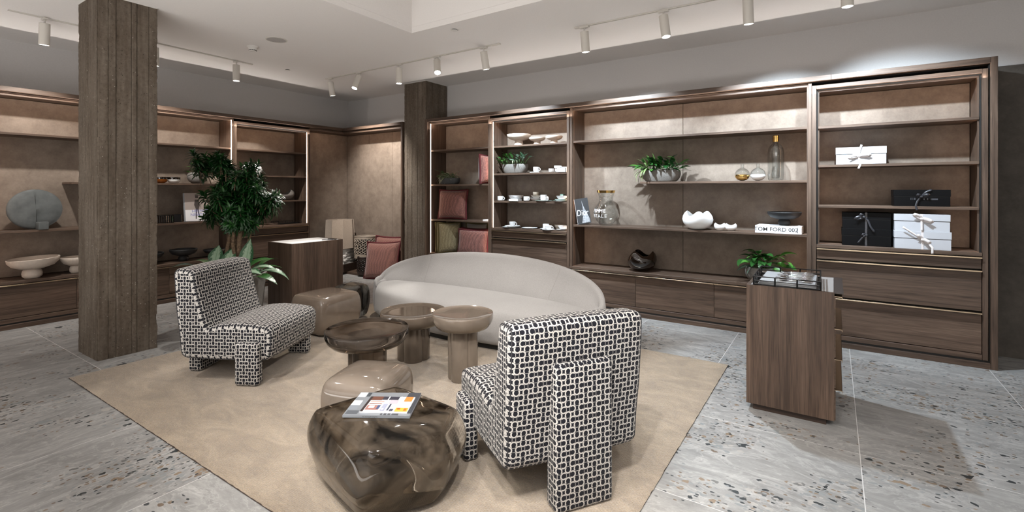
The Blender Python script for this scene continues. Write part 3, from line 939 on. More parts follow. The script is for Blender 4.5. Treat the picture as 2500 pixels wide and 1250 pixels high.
head('spotlight with a glaring lens, second from the corner', -5.594, TR_Y, (-5.5, 2.7, 0.6), SPOT * 1.1, GH, lit=True, tilt=0.42)
head('spotlight pointing straight down in front of the slimmer pillar', -4.789, TR_Y, (-4.45, 3.0, 0.2), SPOT * 1.3, GH, lit=True, tilt=0.03)
head('spotlight tilted over the sofa, fourth on the short track', -4.119, TR_Y, (-3.2, 3.6, 0.5), SPOT * 0.9, GH, lit=True, tilt=0.55)
head('spotlight at the free end of the short track', -3.393, TR_Y, (-3.35, 5.75, 1.50), SPOT * 2.4, GH, tilt=0.25, color=COOL, cone=80, blend=0.7)
GH2 = 'track spotlights before the wide bays'
head('first spotlight on the track before the wide bays', -2.112, TR_Y, (-1.85, 5.78, 1.5), SPOT * 2.6, GH2, tilt=0.12, color=COOL, cone=84, blend=0.7)
head('second spotlight on the track before the wide bays', -1.313, TR_Y, (-0.15, 3.95, 0.5), SPOT * 1.8, GH2, tilt=0.16, color=COOL, cone=60)
head('third spotlight on the track before the wide bays, cut by the top edge', -0.605, TR_Y, (-0.45, 5.78, 1.9), SPOT * 2.8, GH2, tilt=0.14, color=COOL, cone=72, blend=0.75)
head('spotlight at the top edge above the gift box bay', 0.085, TR_Y, (0.50, 5.78, 1.8), SPOT * 2.0, GH2, tilt=0.05, color=COOL, cone=84, blend=0.7)
GH3 = 'track spotlights by the side wall'
head('spotlight hanging left of the massive pillar', -6.36, 1.40, (-7.5, 1.5, 1.40), SPOT * 0.85, GH3, tilt=0.14, cone=76, blend=0.6)
head('spotlight hidden behind the massive pillar', -6.39, 2.32, (-7.5, 2.9, 1.45), SPOT * 0.85, GH3, tilt=0.14, cone=76, blend=0.6)
head('spotlight hanging right of the massive pillar', -6.41, 3.229, (-7.5, 4.1, 1.5), SPOT * 1.25, GH3, tilt=0.02)
# unseen tracks with the same fittings, added to light the seating and floor
track('unseen white lighting track added over the front edge of the seating', (-4.2, 0.2), (1.6, 0.2))
GH4 = 'added unseen track spotlights over the front of the seating'
for k, (hx, aim, pw) in enumerate(((-3.9, (-3.5, 2.3, 0.3), 1.15), (-2.7, (-2.6, 2.4, 0.3), 1.2), (-1.6, (-1.75, 1.7, 0.3), 1.2), (-0.4, (-1.3, 2.4, 0.4), 1.5), (0.9, (0.5, 3.0, 0.0), 1.05), (1.5, (0.9, 1.6, 0.0), 0.95), (-1.2, (-1.3, 0.9, 0.0), 0.9))):
    head(('first', 'second', 'third', 'fourth', 'fifth', 'sixth', 'in-between')[k] + ' added spotlight on the unseen track over the front of the seating', hx, 0.2, aim, SPOT * 0.82 * pw, GH4, cone=58, blend=0.6)
GH5 = 'added unseen track spotlights over the rear of the seating'  # second unseen track, also added to light the seating
track('unseen white lighting track added along the edge of the ceiling recess', (-0.12, 0.6), (-0.12, 3.3))
for k, (hy, aim, pw) in enumerate(((1.0, (-1.4, 2.6, 0.4), 1.0), (2.9, (-2.9, 3.6, 0.5), 1.2))):
    head(('nearer', 'farther')[k] + ' added spotlight on the unseen track along the recess edge', -0.12, hy, aim, SPOT * pw, GH5, cone=55, blend=0.5)

sd = thing('smoke_detector', 'white smoke detector with black vents on the ceiling', 'detector', (-5.621, 3.017, ZC))
MB().lathe([(0, -0.0005), (0.060, -0.0005), (0.060, -0.012), (0.052, -0.018), (0.040, -0.045), (0, -0.045)], 40).build('base', WHITE_PLASTIC, sd, 40)
v = MB()
for k in range(12):
    a = 2 * PI * k / 12
    v.box(0.036, 0.0405, -0.007, 0.007, -0.052, -0.0455, 0, RZ(a))
v.build('vent', INK, sd, 0)
MB().lathe([(0, -0.0525), (0.038, -0.0525), (0.034, -0.060), (0, -0.062)], 40).build('cap', WHITE_PLASTIC, sd, 40)
sp = thing('ceiling_speaker', 'flat round speaker grille in the ceiling beside the smoke detector', 'speaker', (-5.156, 3.032, ZC))
MB().lathe([(0.098, -0.0005), (0.112, -0.0005), (0.110, -0.005), (0.098, -0.005)], 48, close=True).build('ring', WHITE_METAL, sd if False else sp, 40)
MB().lathe([(0, -0.003), (0.0975, -0.003), (0.0975, -0.0005), (0, -0.0005)], 48).build('grille', speckled('speaker_mesh', (0.42, 0.40, 0.385), 0.7, 0.3, 900, 0.5), sp, 40)
for (x, y, lab) in ((-6.308, 3.87, 'small round sprinkler cover on the ceiling near the corner'), (-3.287, 3.862, 'small round sprinkler cover on the ceiling beside the recess')):
    q = thing('sprinkler_cover', lab, 'sprinkler', (x, y, ZC))
    MB().lathe([(0, -0.0005), (0.026, -0.0005), (0.026, -0.008), (0, -0.008)], 32).build('collar', INK, q, 40)
    MB().lathe([(0, -0.009), (0.036, -0.009), (0.036, -0.012), (0, -0.013)], 32).build('disc', WHITE_PLASTIC, q, 40)

# ---------------------------------------------------------------- rug
rg = thing('rug', 'large beige silky pile rug under the sofa, armchairs and low tables', 'rug', (-4.895, 1.215, 0))
RW, RD = 4.17, 3.105
m = MB()
nx, ny = 150, 112
for j in range(ny + 1):
    for i in range(nx + 1):
        px_, py_ = RW * i / nx, RD * j / ny
        e = 0.004 * noise.noise(Vector((px_ * 60, py_ * 60, 3.3))) if (i in (0, nx) or j in (0, ny)) else 0
        hz = 0.014 + 0.0016 * noise.noise(Vector((px_ * 9, py_ * 9, 0))) + 0.001 * noise.noise(Vector((px_ * 31, py_ * 31, 5)))
        if i in (0, nx) or j in (0, ny): hz = 0.007
        m.v.append((px_ + (e if i in (0, nx) else 0), py_ + (e if j in (0, ny) else 0), hz))
for j in range(ny):
    for i in range(nx):
        a = j * (nx + 1) + i
        m.face((a, a + 1, a + nx + 2, a + nx + 1))
m.build('pile', RUG, rg, 60)
b = MB()
b.box(0.004, RW - 0.004, 0.004, RD - 0.004, 0.0005, 0.005)
b.build('backing', plain('rug_backing', (0.03, 0.022, 0.017), 0.9), rg, 0)
MB().tube([(0.001, 0.001, 0.004), (RW - 0.001, 0.001, 0.004), (RW - 0.001, RD - 0.001, 0.004), (0.001, RD - 0.001, 0.004)], 0.0032, 6, closed=True).build('bound_edge', plain('rug_binding', (0.05, 0.035, 0.028), 0.9), rg)
ZR = 0.0155     # top of the rug

# ---------------------------------------------------------------- curved sofa
SX, SY, SA, SB = -3.08, 3.93, 1.43, 0.47
so = thing('sofa', 'curved light grey boucle sofa with a wraparound back, on the rug', 'sofa', (SX, SY, ZR))
def ell(phi, off):
    """point on the plan ellipse moved inwards by off along the normal"""
    c_, s_ = math.cos(phi), math.sin(phi)
    n = Vector((c_ / SA, s_ / SB)).normalized()
    return SA * c_ - n.x * off, SB * s_ - n.y * off
def plan_a(t, a, b, e=2.25):
    c_, s_ = math.cos(t), math.sin(t)
    return a * math.copysign(abs(c_) ** (2 / e), c_), b * math.copysign(abs(s_) ** (2 / e), s_)
m = MB()
prof = [(-0.035, 0.045), (-0.012, 0.055), (0.0, 0.09), (0.006, 0.20), (0.002, 0.28), (-0.012, 0.325), (-0.035, 0.348), (-0.07, 0.362), (-0.13, 0.372), (-0.22, 0.382)]
NS = 120
for (off, z) in prof:
    for i in range(NS):
        t = 2 * PI * i / NS
        x_, y_ = plan_a(t, SA - 0.03 + off, SB + off, 2.1)
        m.v.append((x_, y_, z))
k = len(prof)
for j in range(k - 1):
    for i in range(NS):
        i2 = (i + 1) % NS
        m.face((j * NS + i, j * NS + i2, (j + 1) * NS + i2, (j + 1) * NS + i))
c0 = len(m.v); m.v.append((0, 0, 0.388))
for i in range(NS): m.face(((k - 1) * NS + i, (k - 1) * NS + (i + 1) % NS, c0))
m.face([NS - 1 - i for i in range(NS)])
m.build('seat', SOFA_FABRIC, so, 60)
m = MB()
NB = 90
P0, P1 = math.radians(-31), math.radians(211)
rings = []
for i in range(NB + 1):
    ph = P0 + (P1 - P0) * i / NB
    s_ = math.sin(ph)
    if s_ > 0: h = 0.425 + 0.315 * s_ ** 0.9
    else: h = 0.425 - 0.04 * abs(s_)
    e = min(1.0, min(i, NB - i) / 9.0) ** 0.5
    th = (0.085 + 0.235 * max(0, s_ * 0.75 + 0.25)) * (0.10 + 0.90 * e)
    tt = (0.055 + 0.055 * max(0, s_)) * (0.12 + 0.88 * e)
    if i in (0, NB): h -= 0.012
    zs = 0.36
    h = max(h, 0.10)
    if h < zs + 0.03: zs = max(0.06, h - 0.05)
    pts = [(0.035, 0.045), (0.008, 0.06), (-0.004, 0.14), (-0.008, h * 0.5), (-0.002, h - 0.10 if h > 0.3 else h * 0.7), (0.006, h - 0.035)]
    for q in range(1, 6):
        a = PI * q / 6
        pts.append((0.006 + tt / 2 - tt / 2 * math.cos(a), h - 0.035 + 0.035 * math.sin(a)))
    pts += [(tt + 0.008, h - 0.045), (tt + (th - tt) * 0.35, h - (h - zs) * 0.35 - 0.02), (tt + (th - tt) * 0.72, h - (h - zs) * 0.72), (th, zs), (th, 0.06)]
    rings.append([(*ell(ph, o_), z_) for o_, z_ in pts])
k = len(rings[0])
for r_ in rings: m.v += r_
for i in range(NB):
    for j in range(k - 1):
        m.face((i * k + j, (i + 1) * k + j, (i + 1) * k + j + 1, i * k + j + 1))
m.face([j for j in range(k)]); m.face([NB * k + k - 1 - j for j in range(k)])
bk = m.build('backrest', SOFA_FABRIC, so, 50)
# stitched seams on the back
for phd in (128, 52):
    ph = math.radians(phd)
    idx = round((ph - P0) / (P1 - P0) * NB)
    pts = [Vector(p) for p in rings[idx][10:15]]
    MB().tube([p + Vector((0, -0.0005, 0.0005)) for p in pts], 0.0013, 5).build('seam', plain('grey_thread', (0.28, 0.26, 0.245), 0.9), bk)
m = MB()
m.add([(*plan_a(2 * PI * i / 80, SA - 0.10, SB - 0.05, 2.1), z) for z in (0.0, 0.06) for i in range(80)],
      [(i, (i + 1) % 80, 80 + (i + 1) % 80, 80 + i) for i in range(80)] + [tuple(range(79, -1, -1)), tuple(range(80, 160))])
m.build('plinth', INK, so, 40)

# ---------------------------------------------------------------- patterned armchairs
def arc(cx_, cz_, r, a0, a1, n=6):
    return [(cx_ + r * math.cos(math.radians(a0 + (a1 - a0) * i / n)), cz_ + r * math.sin(math.radians(a0 + (a1 - a0) * i / n))) for i in range(n + 1)]
def armchair(label, loc, rot, group):
    """local x forwards, y to the chair's left"""
    o = thing('armchair', label, 'armchair', loc, rot, group)
    W = 0.70; r = 0.035
    # profile, counter-clockwise in the x-z plane (x forwards)
    pr = []
    pr += arc(-0.295, 0.235, 0.065, 180, 262, 5)      # rear bottom
    pr += [(-0.1, 0.163), (0.1, 0.165)]
    pr += arc(0.30, 0.225, 0.055, 275, 350, 5)        # front bottom
    pr += [(0.362, 0.30)]
    pr += arc(0.295, 0.355, 0.068, 0, 82, 6)          # front top roll
    pr += [(0.2, 0.436), (0.08, 0.442), (-0.03, 0.434), (-0.10, 0.418), (-0.135, 0.404)]
    pr += [(-0.155, 0.44), (-0.185, 0.55), (-0.225, 0.69), (-0.240, 0.765)]
    pr += arc(-0.300, 0.780, 0.060, 0, 85, 5)
    pr += arc(-0.368, 0.800, 0.045, 95, 178, 5)
    pr += [(-0.408, 0.70), (-0.392, 0.50), (-0.370, 0.35)]
    n = len(pr)
    # outward normals
    nrm = []
    for i in range(n):
        p0 = Vector(pr[i - 1]); p1 = Vector(pr[(i + 1) % n]); d = (p1 - p0).normalized()
        nrm.append(Vector((d.y, -d.x)))
    arcl = [0.0]
    for i in range(n): arcl.append(arcl[-1] + (Vector(pr[(i + 1) % n]) - Vector(pr[i])).length)
    # pattern starts at the rear bottom: shift so the visible faces run cleanly
    rows = []
    for a in (0, 22, 45, 67, 90): rows.append((r * (1 - math.sin(math.radians(a))), W / 2 - r * (1 - math.cos(math.radians(90 - a))) if False else W / 2 - r + r * math.cos(math.radians(a))))
    ys = []
    for ins, yy in rows: ys.append((ins, -yy))
    for fr in (-0.66, -0.33, 0.0, 0.33, 0.66): ys.append((-0.006 * (1 - fr * fr), fr * (W / 2 - r)))
    for ins, yy in reversed(rows): ys.append((ins, yy))
    m = MB()
    for ins, yy in ys:
        for i in range(n):
            k_ = ins
            p = Vector(pr[i]) - nrm[i] * k_
            m.v.append((p.x, yy, p.y))
    for j in range(len(ys) - 1):
        for i in range(n):
            i2 = (i + 1) % n
            f = (j * n + i, j * n + i2, (j + 1) * n + i2, (j + 1) * n + i)
            y0, y1 = ys[j][1], ys[j + 1][1]
            v0, v1 = arcl[i], arcl[i + 1]
            m.face(f, 0, [(y0, v0), (y0, v1), (y1, v1), (y1, v0)])
    # slightly domed caps by triangle fan over short strips
    for side, base in ((-1, 0), (1, (len(ys) - 1) * n)):
        poly = [base + i for i in range(n)]
        if side < 0: poly = poly[::-1]
        m.face(poly, 0, [(m.v[q][0], m.v[q][2]) for q in poly])
    body = m.build('body', CHAIN, o, 40)
    # triangulate the concave caps properly
    bm = bmesh.new(); bm.from_mesh(body.data)
    bmesh.ops.triangulate(bm, faces=[f for f in bm.faces if len(f.verts) > 4], ngon_method='EAR_CLIP')
    bm.to_mesh(body.data); bm.free()
    # piping along the side seams
    for s_ in (-1, 1):
        yy = s_ * (W / 2 - 0.010)
        MB().tube([(pr[i][0] - nrm[i].x * 0.011, yy, pr[i][1] - nrm[i].y * 0.011) for i in range(n)], 0.0032, 6, closed=True).build('piping', plain_once('black_piping', (0.03, 0.03, 0.035), 0.8), body)
    def block(name, x0, x1, y0, y1, z1, rr=0.02):
        b = MB().rbox(x0, x1, y0, y1, 0.0, z1, rr, 3)
        b.has_uv = True
        for q, f in enumerate(b.f):
            p = [Vector(b.v[i]) for i in f]
            nn = (p[1] - p[0]).cross(p[2] - p[0])
            ax = max(range(3), key=lambda t: abs(nn[t]))
            if ax == 0: b.uv[q] = [(v.y, v.z) for v in p]
            elif ax == 1: b.uv[q] = [(v.x, v.z) for v in p]
            else: b.uv[q] = [(v.y, v.x) for v in p]
        b.build(name, CHAIN, o, 50)
    block('rear_leg', -0.450, -0.345, -0.148, 0.148, 0.660)
    block('front_leg', 0.105, 0.285, W / 2 - 0.028, W / 2 + 0.050, 0.315, 0.022)
    block('front_leg', 0.105, 0.285, -W / 2 - 0.050, -W / 2 + 0.028, 0.315, 0.022)
    return o
_plain = {}
def plain_once(name, color, rough):
    if name not in _plain: _plain[name] = plain(name, color, rough)
    return _plain[name]
GA = 'pair of black and white patterned armchairs'
armchair('black and white patterned armchair facing the tables, in front of the massive pillar', (-3.938, 2.121, ZR), math.radians(29), GA)
armchair('black and white patterned armchair seen from behind, nearest the camera', (-1.303, 2.252, ZR), math.radians(146), GA)

# ---------------------------------------------------------------- resin tables and stools
def drum_table(label, loc, h, r, rc, mat, group, lobes=4, rot=0.3):
    o = thing('side_table', label, 'table', loc, rot, group)
    t = 0.125
    prof = [(0, h - t), (r * 0.50, h - t), (r * 0.70, h - t + 0.005), (r * 0.86, h - t + 0.022), (r * 0.955, h - t + 0.052), (r, h - 0.040), (r * 1.002, h - 0.012), (r * 0.998, h - 0.003),
            (r * 0.988, h), (r * 0.975, h - 0.0005), (r * 0.95, h - 0.004), (r * 0.6, h - 0.006), (0, h - 0.007)]
    MB().lathe(prof, 72).build('top', mat, o, 50)
    N = 96
    pts = []
    for i in range(N):
        a = 2 * PI * i / N
        q = rc * (0.80 + 0.20 * abs(math.cos(lobes / 2 * a)) ** 0.7)
        pts.append((q * math.cos(a), q * math.sin(a)))
    m = MB()
    zz = [(0.0, 0.97), (0.008, 1.0), (h - t - 0.0005, 1.0)]
    for z, k_ in zz: m.v += [(x_ * k_, y_ * k_, z) for x_, y_ in pts]
    for j in range(2):
        for i in range(N): m.face((j * N + i, j * N + (i + 1) % N, (j + 1) * N + (i + 1) % N, (j + 1) * N + i))
    m.face(range(N - 1, -1, -1)); m.face(range(2 * N, 3 * N))
    m.build('lobed_column', mat, o, 50)
    return o
GT = 'resin tables with lobed column bases'
drum_table('taupe resin side table with a lobed column, beside the near armchair', (-2.36, 2.874, ZR), 0.50, 0.232, 0.118, MILKY_TAUPE, GT)
drum_table('brown resin side table with a wider top, close in front of the sofa', (-2.985, 2.975, ZR), 0.410, 0.275, 0.138, MILKY_BROWN, GT, rot=0.75)
drum_table('dark smoked glass table with a thick dished top', (-2.80, 2.33, ZR), 0.440, 0.292, 0.138, SMOKY_TABLE, GT, rot=0.5)

def pebble(name, label, loc, rot, base_pts, mid_pts, top_pts, H, mat, cat, group=None, zb=0.0, levels=1, soft=3, rad=0.075):
    """rounded faceted block: three outlines joined and smoothed"""
    o = thing(name, label, cat, loc, rot, group)
    bm = bmesh.new()
    L = []
    n = len(mid_pts)
    for pts, z in ((base_pts, zb), (mid_pts, H * 0.55), (top_pts, H)):
        L.append([bm.verts.new((x_, y_, z + (dz if isinstance(dz, float) else 0))) for x_, y_, *rest in pts for dz in (rest or [0])])
    for a, b in zip(L[:-1], L[1:]):
        for i in range(n): bm.faces.new((a[i], a[(i + 1) % n], b[(i + 1) % n], b[i]))
    bm.faces.new(L[0][::-1]); bm.faces.new(L[-1])
    bmesh.ops.bevel(bm, geom=list(bm.edges), offset=rad, segments=5, profile=0.5, affect='EDGES', clamp_overlap=True)
    bmesh.ops.triangulate(bm, faces=[f for f in bm.faces if len(f.verts) > 4])
    for _ in range(soft): bmesh.ops.smooth_vert(bm, verts=list(bm.verts), factor=0.5, use_axis_x=True, use_axis_y=True, use_axis_z=True)
    if levels:
        bmesh.ops.subdivide_edges(bm, edges=list(bm.edges), cuts=1, use_grid_fill=True, smooth=0.0)
        for _ in range(soft): bmesh.ops.smooth_vert(bm, verts=list(bm.verts), factor=0.5, use_axis_x=True, use_axis_y=True, use_axis_z=True)
    zmin = min(v.co.z for v in bm.verts); zmax = max(v.co.z for v in bm.verts)
    xs = [v.co.x for v in bm.verts]; ys = [v.co.y for v in bm.verts]
    k = H / (zmax - zmin)
    w0 = max(p[0] for p in mid_pts) - min(p[0] for p in mid_pts); w1 = max(xs) - min(xs)
    d0 = max(p[1] for p in mid_pts) - min(p[1] for p in mid_pts); d1 = max(ys) - min(ys)
    for v in bm.verts:
        v.co.z = (v.co.z - zmin) * k
        v.co.x *= w0 / w1; v.co.y *= d0 / d1
    me = bpy.data.meshes.new('block')
    bmesh.ops.recalc_face_normals(bm, faces=bm.faces)
    bm.to_mesh(me); bm.free()
    me.materials.append(mat)
    me.polygons.foreach_set('use_smooth', [True] * len(me.polygons))
    b = inst('block', me, o)
    return o
def rect(hx, hy, s=1.0, dx=0, dy=0): return [(-hx * s + dx, -hy * s + dy), (hx * s + dx, -hy * s + dy), (hx * s + dx, hy * s + dy), (-hx * s + dx, hy * s + dy)]
GP = 'rounded resin block stools'
pebble('block_stool', 'pale taupe rounded block stool behind the clouded block table', (-2.37, 1.985, ZR), math.radians(20), rect(0.21, 0.21, 0.86), rect(0.225, 0.225), rect(0.21, 0.21, 0.90), 0.345, MILKY_TAUPE, 'stool', GP)
pebble('block_stool', 'glossy brown rounded block stool between armchair and wooden counter', (-4.335, 3.085, ZR), math.radians(2), rect(0.25, 0.26, 0.88), rect(0.262, 0.27), rect(0.25, 0.26, 0.92), 0.400, milky('milky_olive_brown_resin', (0.16, 0.125, 0.098)), 'stool', GP)
pebble('block_stool', 'small smoked grey block stool at the end of the sofa', (-4.525, 3.54, ZR), math.radians(4), rect(0.16, 0.16, 0.86), rect(0.172, 0.165), rect(0.155, 0.16, 0.92), 0.385, SMOKY_GREY, 'stool', GP)
# the big clouded block: a five sided pebble
CT = (-1.845, 1.655)
def rel(pts): return [(x_ - CT[0], y_ - CT[1]) for x_, y_ in pts]
topo = rel([(-2.11, 1.45), (-1.62, 1.355), (-1.49, 1.63), (-1.57, 1.83), (-2.00, 1.86)])
mido = rel([(-2.215, 1.46), (-1.60, 1.285), (-1.44, 1.65), (-1.56, 1.92), (-2.06, 1.93)])
boto = rel([(-2.06, 1.49), (-1.72, 1.42), (-1.56, 1.62), (-1.64, 1.83), (-1.99, 1.80)])
boto = [(q[0] * 1.12, q[1] * 1.10) for q in boto]
rk = pebble('block_table', 'big clouded smoked resin block table carrying two magazines', (CT[0], CT[1], ZR), 0, boto, mido, topo, 0.375, SMOKY_ROCK, 'table', soft=3, rad=0.06)
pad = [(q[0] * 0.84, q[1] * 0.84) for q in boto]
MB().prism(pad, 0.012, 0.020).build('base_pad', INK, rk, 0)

# magazines on it
def flat_print(name, w, d, patches, parent, M):
    """printed cover: thin colour fields laid on the cover; patches: (x0, y0, x1, y1, colour)"""
    m = MB(); mats = []
    for i, (x0, y0, x1, y1, c) in enumerate(patches):
        z = 0.00008 * (i + 1)
        m.add([(x0 * w, y0 * d, z), (x1 * w, y0 * d, z), (x1 * w, y1 * d, z), (x0 * w, y1 * d, z)], [(0, 1, 2, 3)], len(mats), M)
        key = 'print_%02d%02d%02d' % tuple(int(q * 99) for q in c)
        mats.append(plain_once(key, c, 0.3))
    return m.build(name, mats, parent, 0)
def book(name, label, cat, loc, rot, w, d, t, cover, pages, group=None):
    o = thing(name, label, cat, loc, rot, group)
    MB().rbox(0.002, w - 0.002, 0.002, d - 0.003, 0.0012, t - 0.0012, 0.0004).build('pages', pages, o, 0)
    m = MB()
    m.box(0, w, 0, d, 0, 0.0012); m.box(0, w, 0, d, t - 0.0012, t); m.box(0, w, 0, 0.0014, 0.0012, t - 0.0012)
    m.build('cover', cover, o, 0)
    return o
zt_ = ZR + 0.375
mg = book('magazine', 'larger grey magazine lying on the clouded block table', 'magazine', (-1.905, 1.440, zt_ + 0.0005), math.radians(32), 0.315, 0.255, 0.011, plain_once('slate_cover', (0.19, 0.205, 0.225), 0.3), PAPER_WHITE)
G1, G2, G3 = (0.20, 0.22, 0.25), (0.05, 0.06, 0.07), (0.62, 0.66, 0.72)
flat_print('cover_print', 0.315, 0.255, [(0.01, 0.78, 0.13, 0.99, G3), (0.14, 0.8, 0.2, 0.99, G2), (0.0, 0.42, 0.14, 0.62, (0.8, 0.82, 0.86)), (0, 0.24, 0.14, 0.4, G1), (0.02, 0.05, 0.2, 0.2, (0.09, 0.10, 0.115)),
           (0.80, 0.10, 1.0, 1.0, (0.045, 0.05, 0.06)), (0.25, 0.02, 0.36, 0.14, G1), (0.55, 0.02, 0.82, 0.16, (0.035, 0.038, 0.045)), (0.58, 0.03, 0.6, 0.15, G1), (0.64, 0.03, 0.66, 0.15, G1), (0.70, 0.03, 0.72, 0.15, G1)], mg, T(0, 0, 0.011))
text('spine_text', 'No. burning & rising No.', 0.0072, INK, mg, T(0.13, -0.0002, 0.0055) @ RX(PI / 2), 0.0001)
ms = book('magazine', 'smaller colourful magazine with orange food photos on top of the grey one', 'magazine', (-1.858, 1.500, zt_ + 0.0125), math.radians(31), 0.225, 0.165, 0.006, PAPER_WHITE, PAPER_WHITE)
flat_print('cover_print', 0.225, 0.165, [(0.0, 0.0, 0.06, 1.0, (0.03, 0.02, 0.02)), (0.06, 0.74, 0.3, 1.0, (0.12, 0.05, 0.035)), (0.3, 0.78, 0.66, 1.0, (0.03, 0.03, 0.045)), (0.42, 0.78, 0.445, 1.0, (0.8, 0.8, 0.8)),
           (0.08, 0.6, 0.38, 0.7, (0.5, 0.33, 0.3)), (0.08, 0.48, 0.36, 0.54, (0.22, 0.10, 0.08)), (0.07, 0.1, 0.36, 0.42, (0.30, 0.15, 0.13)), (0.12, 0.22, 0.24, 0.38, (0.75, 0.7, 0.72)), (0.3, 0.16, 0.36, 0.42, (0.06, 0.08, 0.16)),
           (0.40, 0.06, 0.5, 0.5, (0.30, 0.32, 0.42)), (0.42, 0.12, 0.46, 0.22, (0.7, 0.7, 0.8)), (0.54, 0.08, 0.58, 0.5, (0.05, 0.06, 0.09)), (0.5, 0.52, 0.70, 0.76, (0.42, 0.38, 0.44)), (0.60, 0.05, 0.68, 0.2, (0.08, 0.08, 0.11)),
           (0.69, 0.0, 0.72, 1.0, (0.8, 0.8, 0.82)), (0.80, 0.68, 0.97, 0.99, (0.72, 0.20, 0.045)), (0.72, 0.02, 0.99, 0.26, (0.80, 0.36, 0.05)), (0.75, 0.14, 0.82, 0.24, (0.35, 0.09, 0.02)), (0.9, 0.08, 0.96, 0.22, (0.42, 0.12, 0.02))], ms, T(0, 0, 0.006))

# ---------------------------------------------------------------- wooden counters
def counter(label, x0, x1, y0, y1, drawer_side):
    o = thing('display_counter', label, 'counter', (x0, y0, 0))
    w, d, h = x1 - x0, y1 - y0, 0.826
    MB().rbox(0.035, w - 0.06, 0.035, d - 0.035, 0.0, 0.0445, 0.001).build('plinth', WOOD_END, o)
    MB().rbox(0, w - 0.018, 0, 0.022, 0.045, h, 0.0012).build('front_panel', WOOD_Z, o)
    MB().rbox(0, w - 0.018, d - 0.022, d, 0.045, h, 0.0012).build('back_panel', WOOD_Z, o)
    MB().rbox(0, 0.022, 0.0225, d - 0.0225, 0.045, h, 0.0012).build('side_panel', WOOD_Z, o)
    MB().rbox(0.0225, w - 0.022, 0.0225, d - 0.0225, h - 0.02, h - 0.0015, 0.001).build('inlaid_top', plain_once('pale_leather_inlay', (0.36, 0.34, 0.33), 0.6), o)
    MB().box(0.0225, w - 0.045, 0.0225, d - 0.0225, 0.05, h - 0.021).build('carcass', WOOD_END, o, 0)
    MB().rbox(w - 0.0215, w + 0.028, 0.003, d - 0.003, h - 0.006, h - 0.001, 0.0008).build('edge_strip', plain_once('dark_edge_leather', (0.04, 0.028, 0.022), 0.5), o)
    zz = [0.05, 0.245, 0.43, 0.615, 0.812]
    for a, b in zip(zz[:-1], zz[1:]):
        dr = MB().rbox(w - 0.035, w - 0.012, 0.003, d - 0.003, a + 0.002, b - 0.012, 0.001).build('drawer', WOOD_Y, o)
        hm = MB(); hm.rbox(w - 0.035, w + 0.022, 0.003, d - 0.003, b - 0.0115, b - 0.008, 0.0008); hm.rbox(w + 0.019, w + 0.022, 0.003, d - 0.003, b - 0.022, b - 0.008, 0.0008)
        hm.build('pull_edge', METAL, dr)
    return o
counter('walnut display counter with a wire cutlery tray on top, before the drawers', -0.482, 0.022, 3.53, 4.17, 1)
# the second counter shows its plain sides: drawers face the side wall
o2 = thing('display_counter', 'walnut display counter with a white top, behind the brown block stool', 'counter', (-5.616, 3.196, 0))
w, d, h = 0.486, 0.69, 0.835
MB().rbox(0.035, w - 0.035, 0.035, d - 0.035, 0.0, 0.0445, 0.001).build('plinth', WOOD_END, o2)
MB().rbox(w - 0.022, w, 0, d, 0.045, h, 0.0012).build('front_panel', WOOD_Z, o2)
MB().rbox(0, w - 0.0225, 0, 0.022, 0.045, h, 0.0012).build('side_panel', WOOD_Z, o2)
MB().rbox(0, w - 0.0225, d - 0.022, d, 0.045, h, 0.0012).build('side_panel', WOOD_Z, o2)
MB().rbox(0.0, w - 0.0225, 0.0225, d - 0.0225, 0.05, h - 0.021, 0.0012).build('carcass', WOOD_Z, o2)
MB().rbox(0.008, w - 0.0225, 0.0225, d - 0.0225, h - 0.02, h - 0.001, 0.001).build('inlaid_top', plain_once('white_leather_inlay', (0.72, 0.71, 0.70), 0.55), o2)
pn = thing('pen', 'black pen lying on the white topped counter', 'pen', (-5.20, 3.72, h - 0.001), math.radians(60))
MB().tube([(-0.07, 0, 0.005), (0.06, 0, 0.005), (0.066, 0, 0.005), (0.074, 0, 0.005)], [0.0045, 0.0045, 0.003, 0.0008], 10).build('barrel', BLACK_METAL, pn)
MB().box(-0.06, -0.02, -0.001, 0.001, 0.0095, 0.0108).build('clip', SILVER, pn, 0)
ph_ = thing('card_holder', 'flat black card holder on the white topped counter beside the pen', 'holder', (-5.225, 3.80, h - 0.001), math.radians(8))
MB().rbox(-0.06, 0.06, -0.02, 0.02, 0.0, 0.007, 0.002).build('plate', BLACK_METAL, ph_)

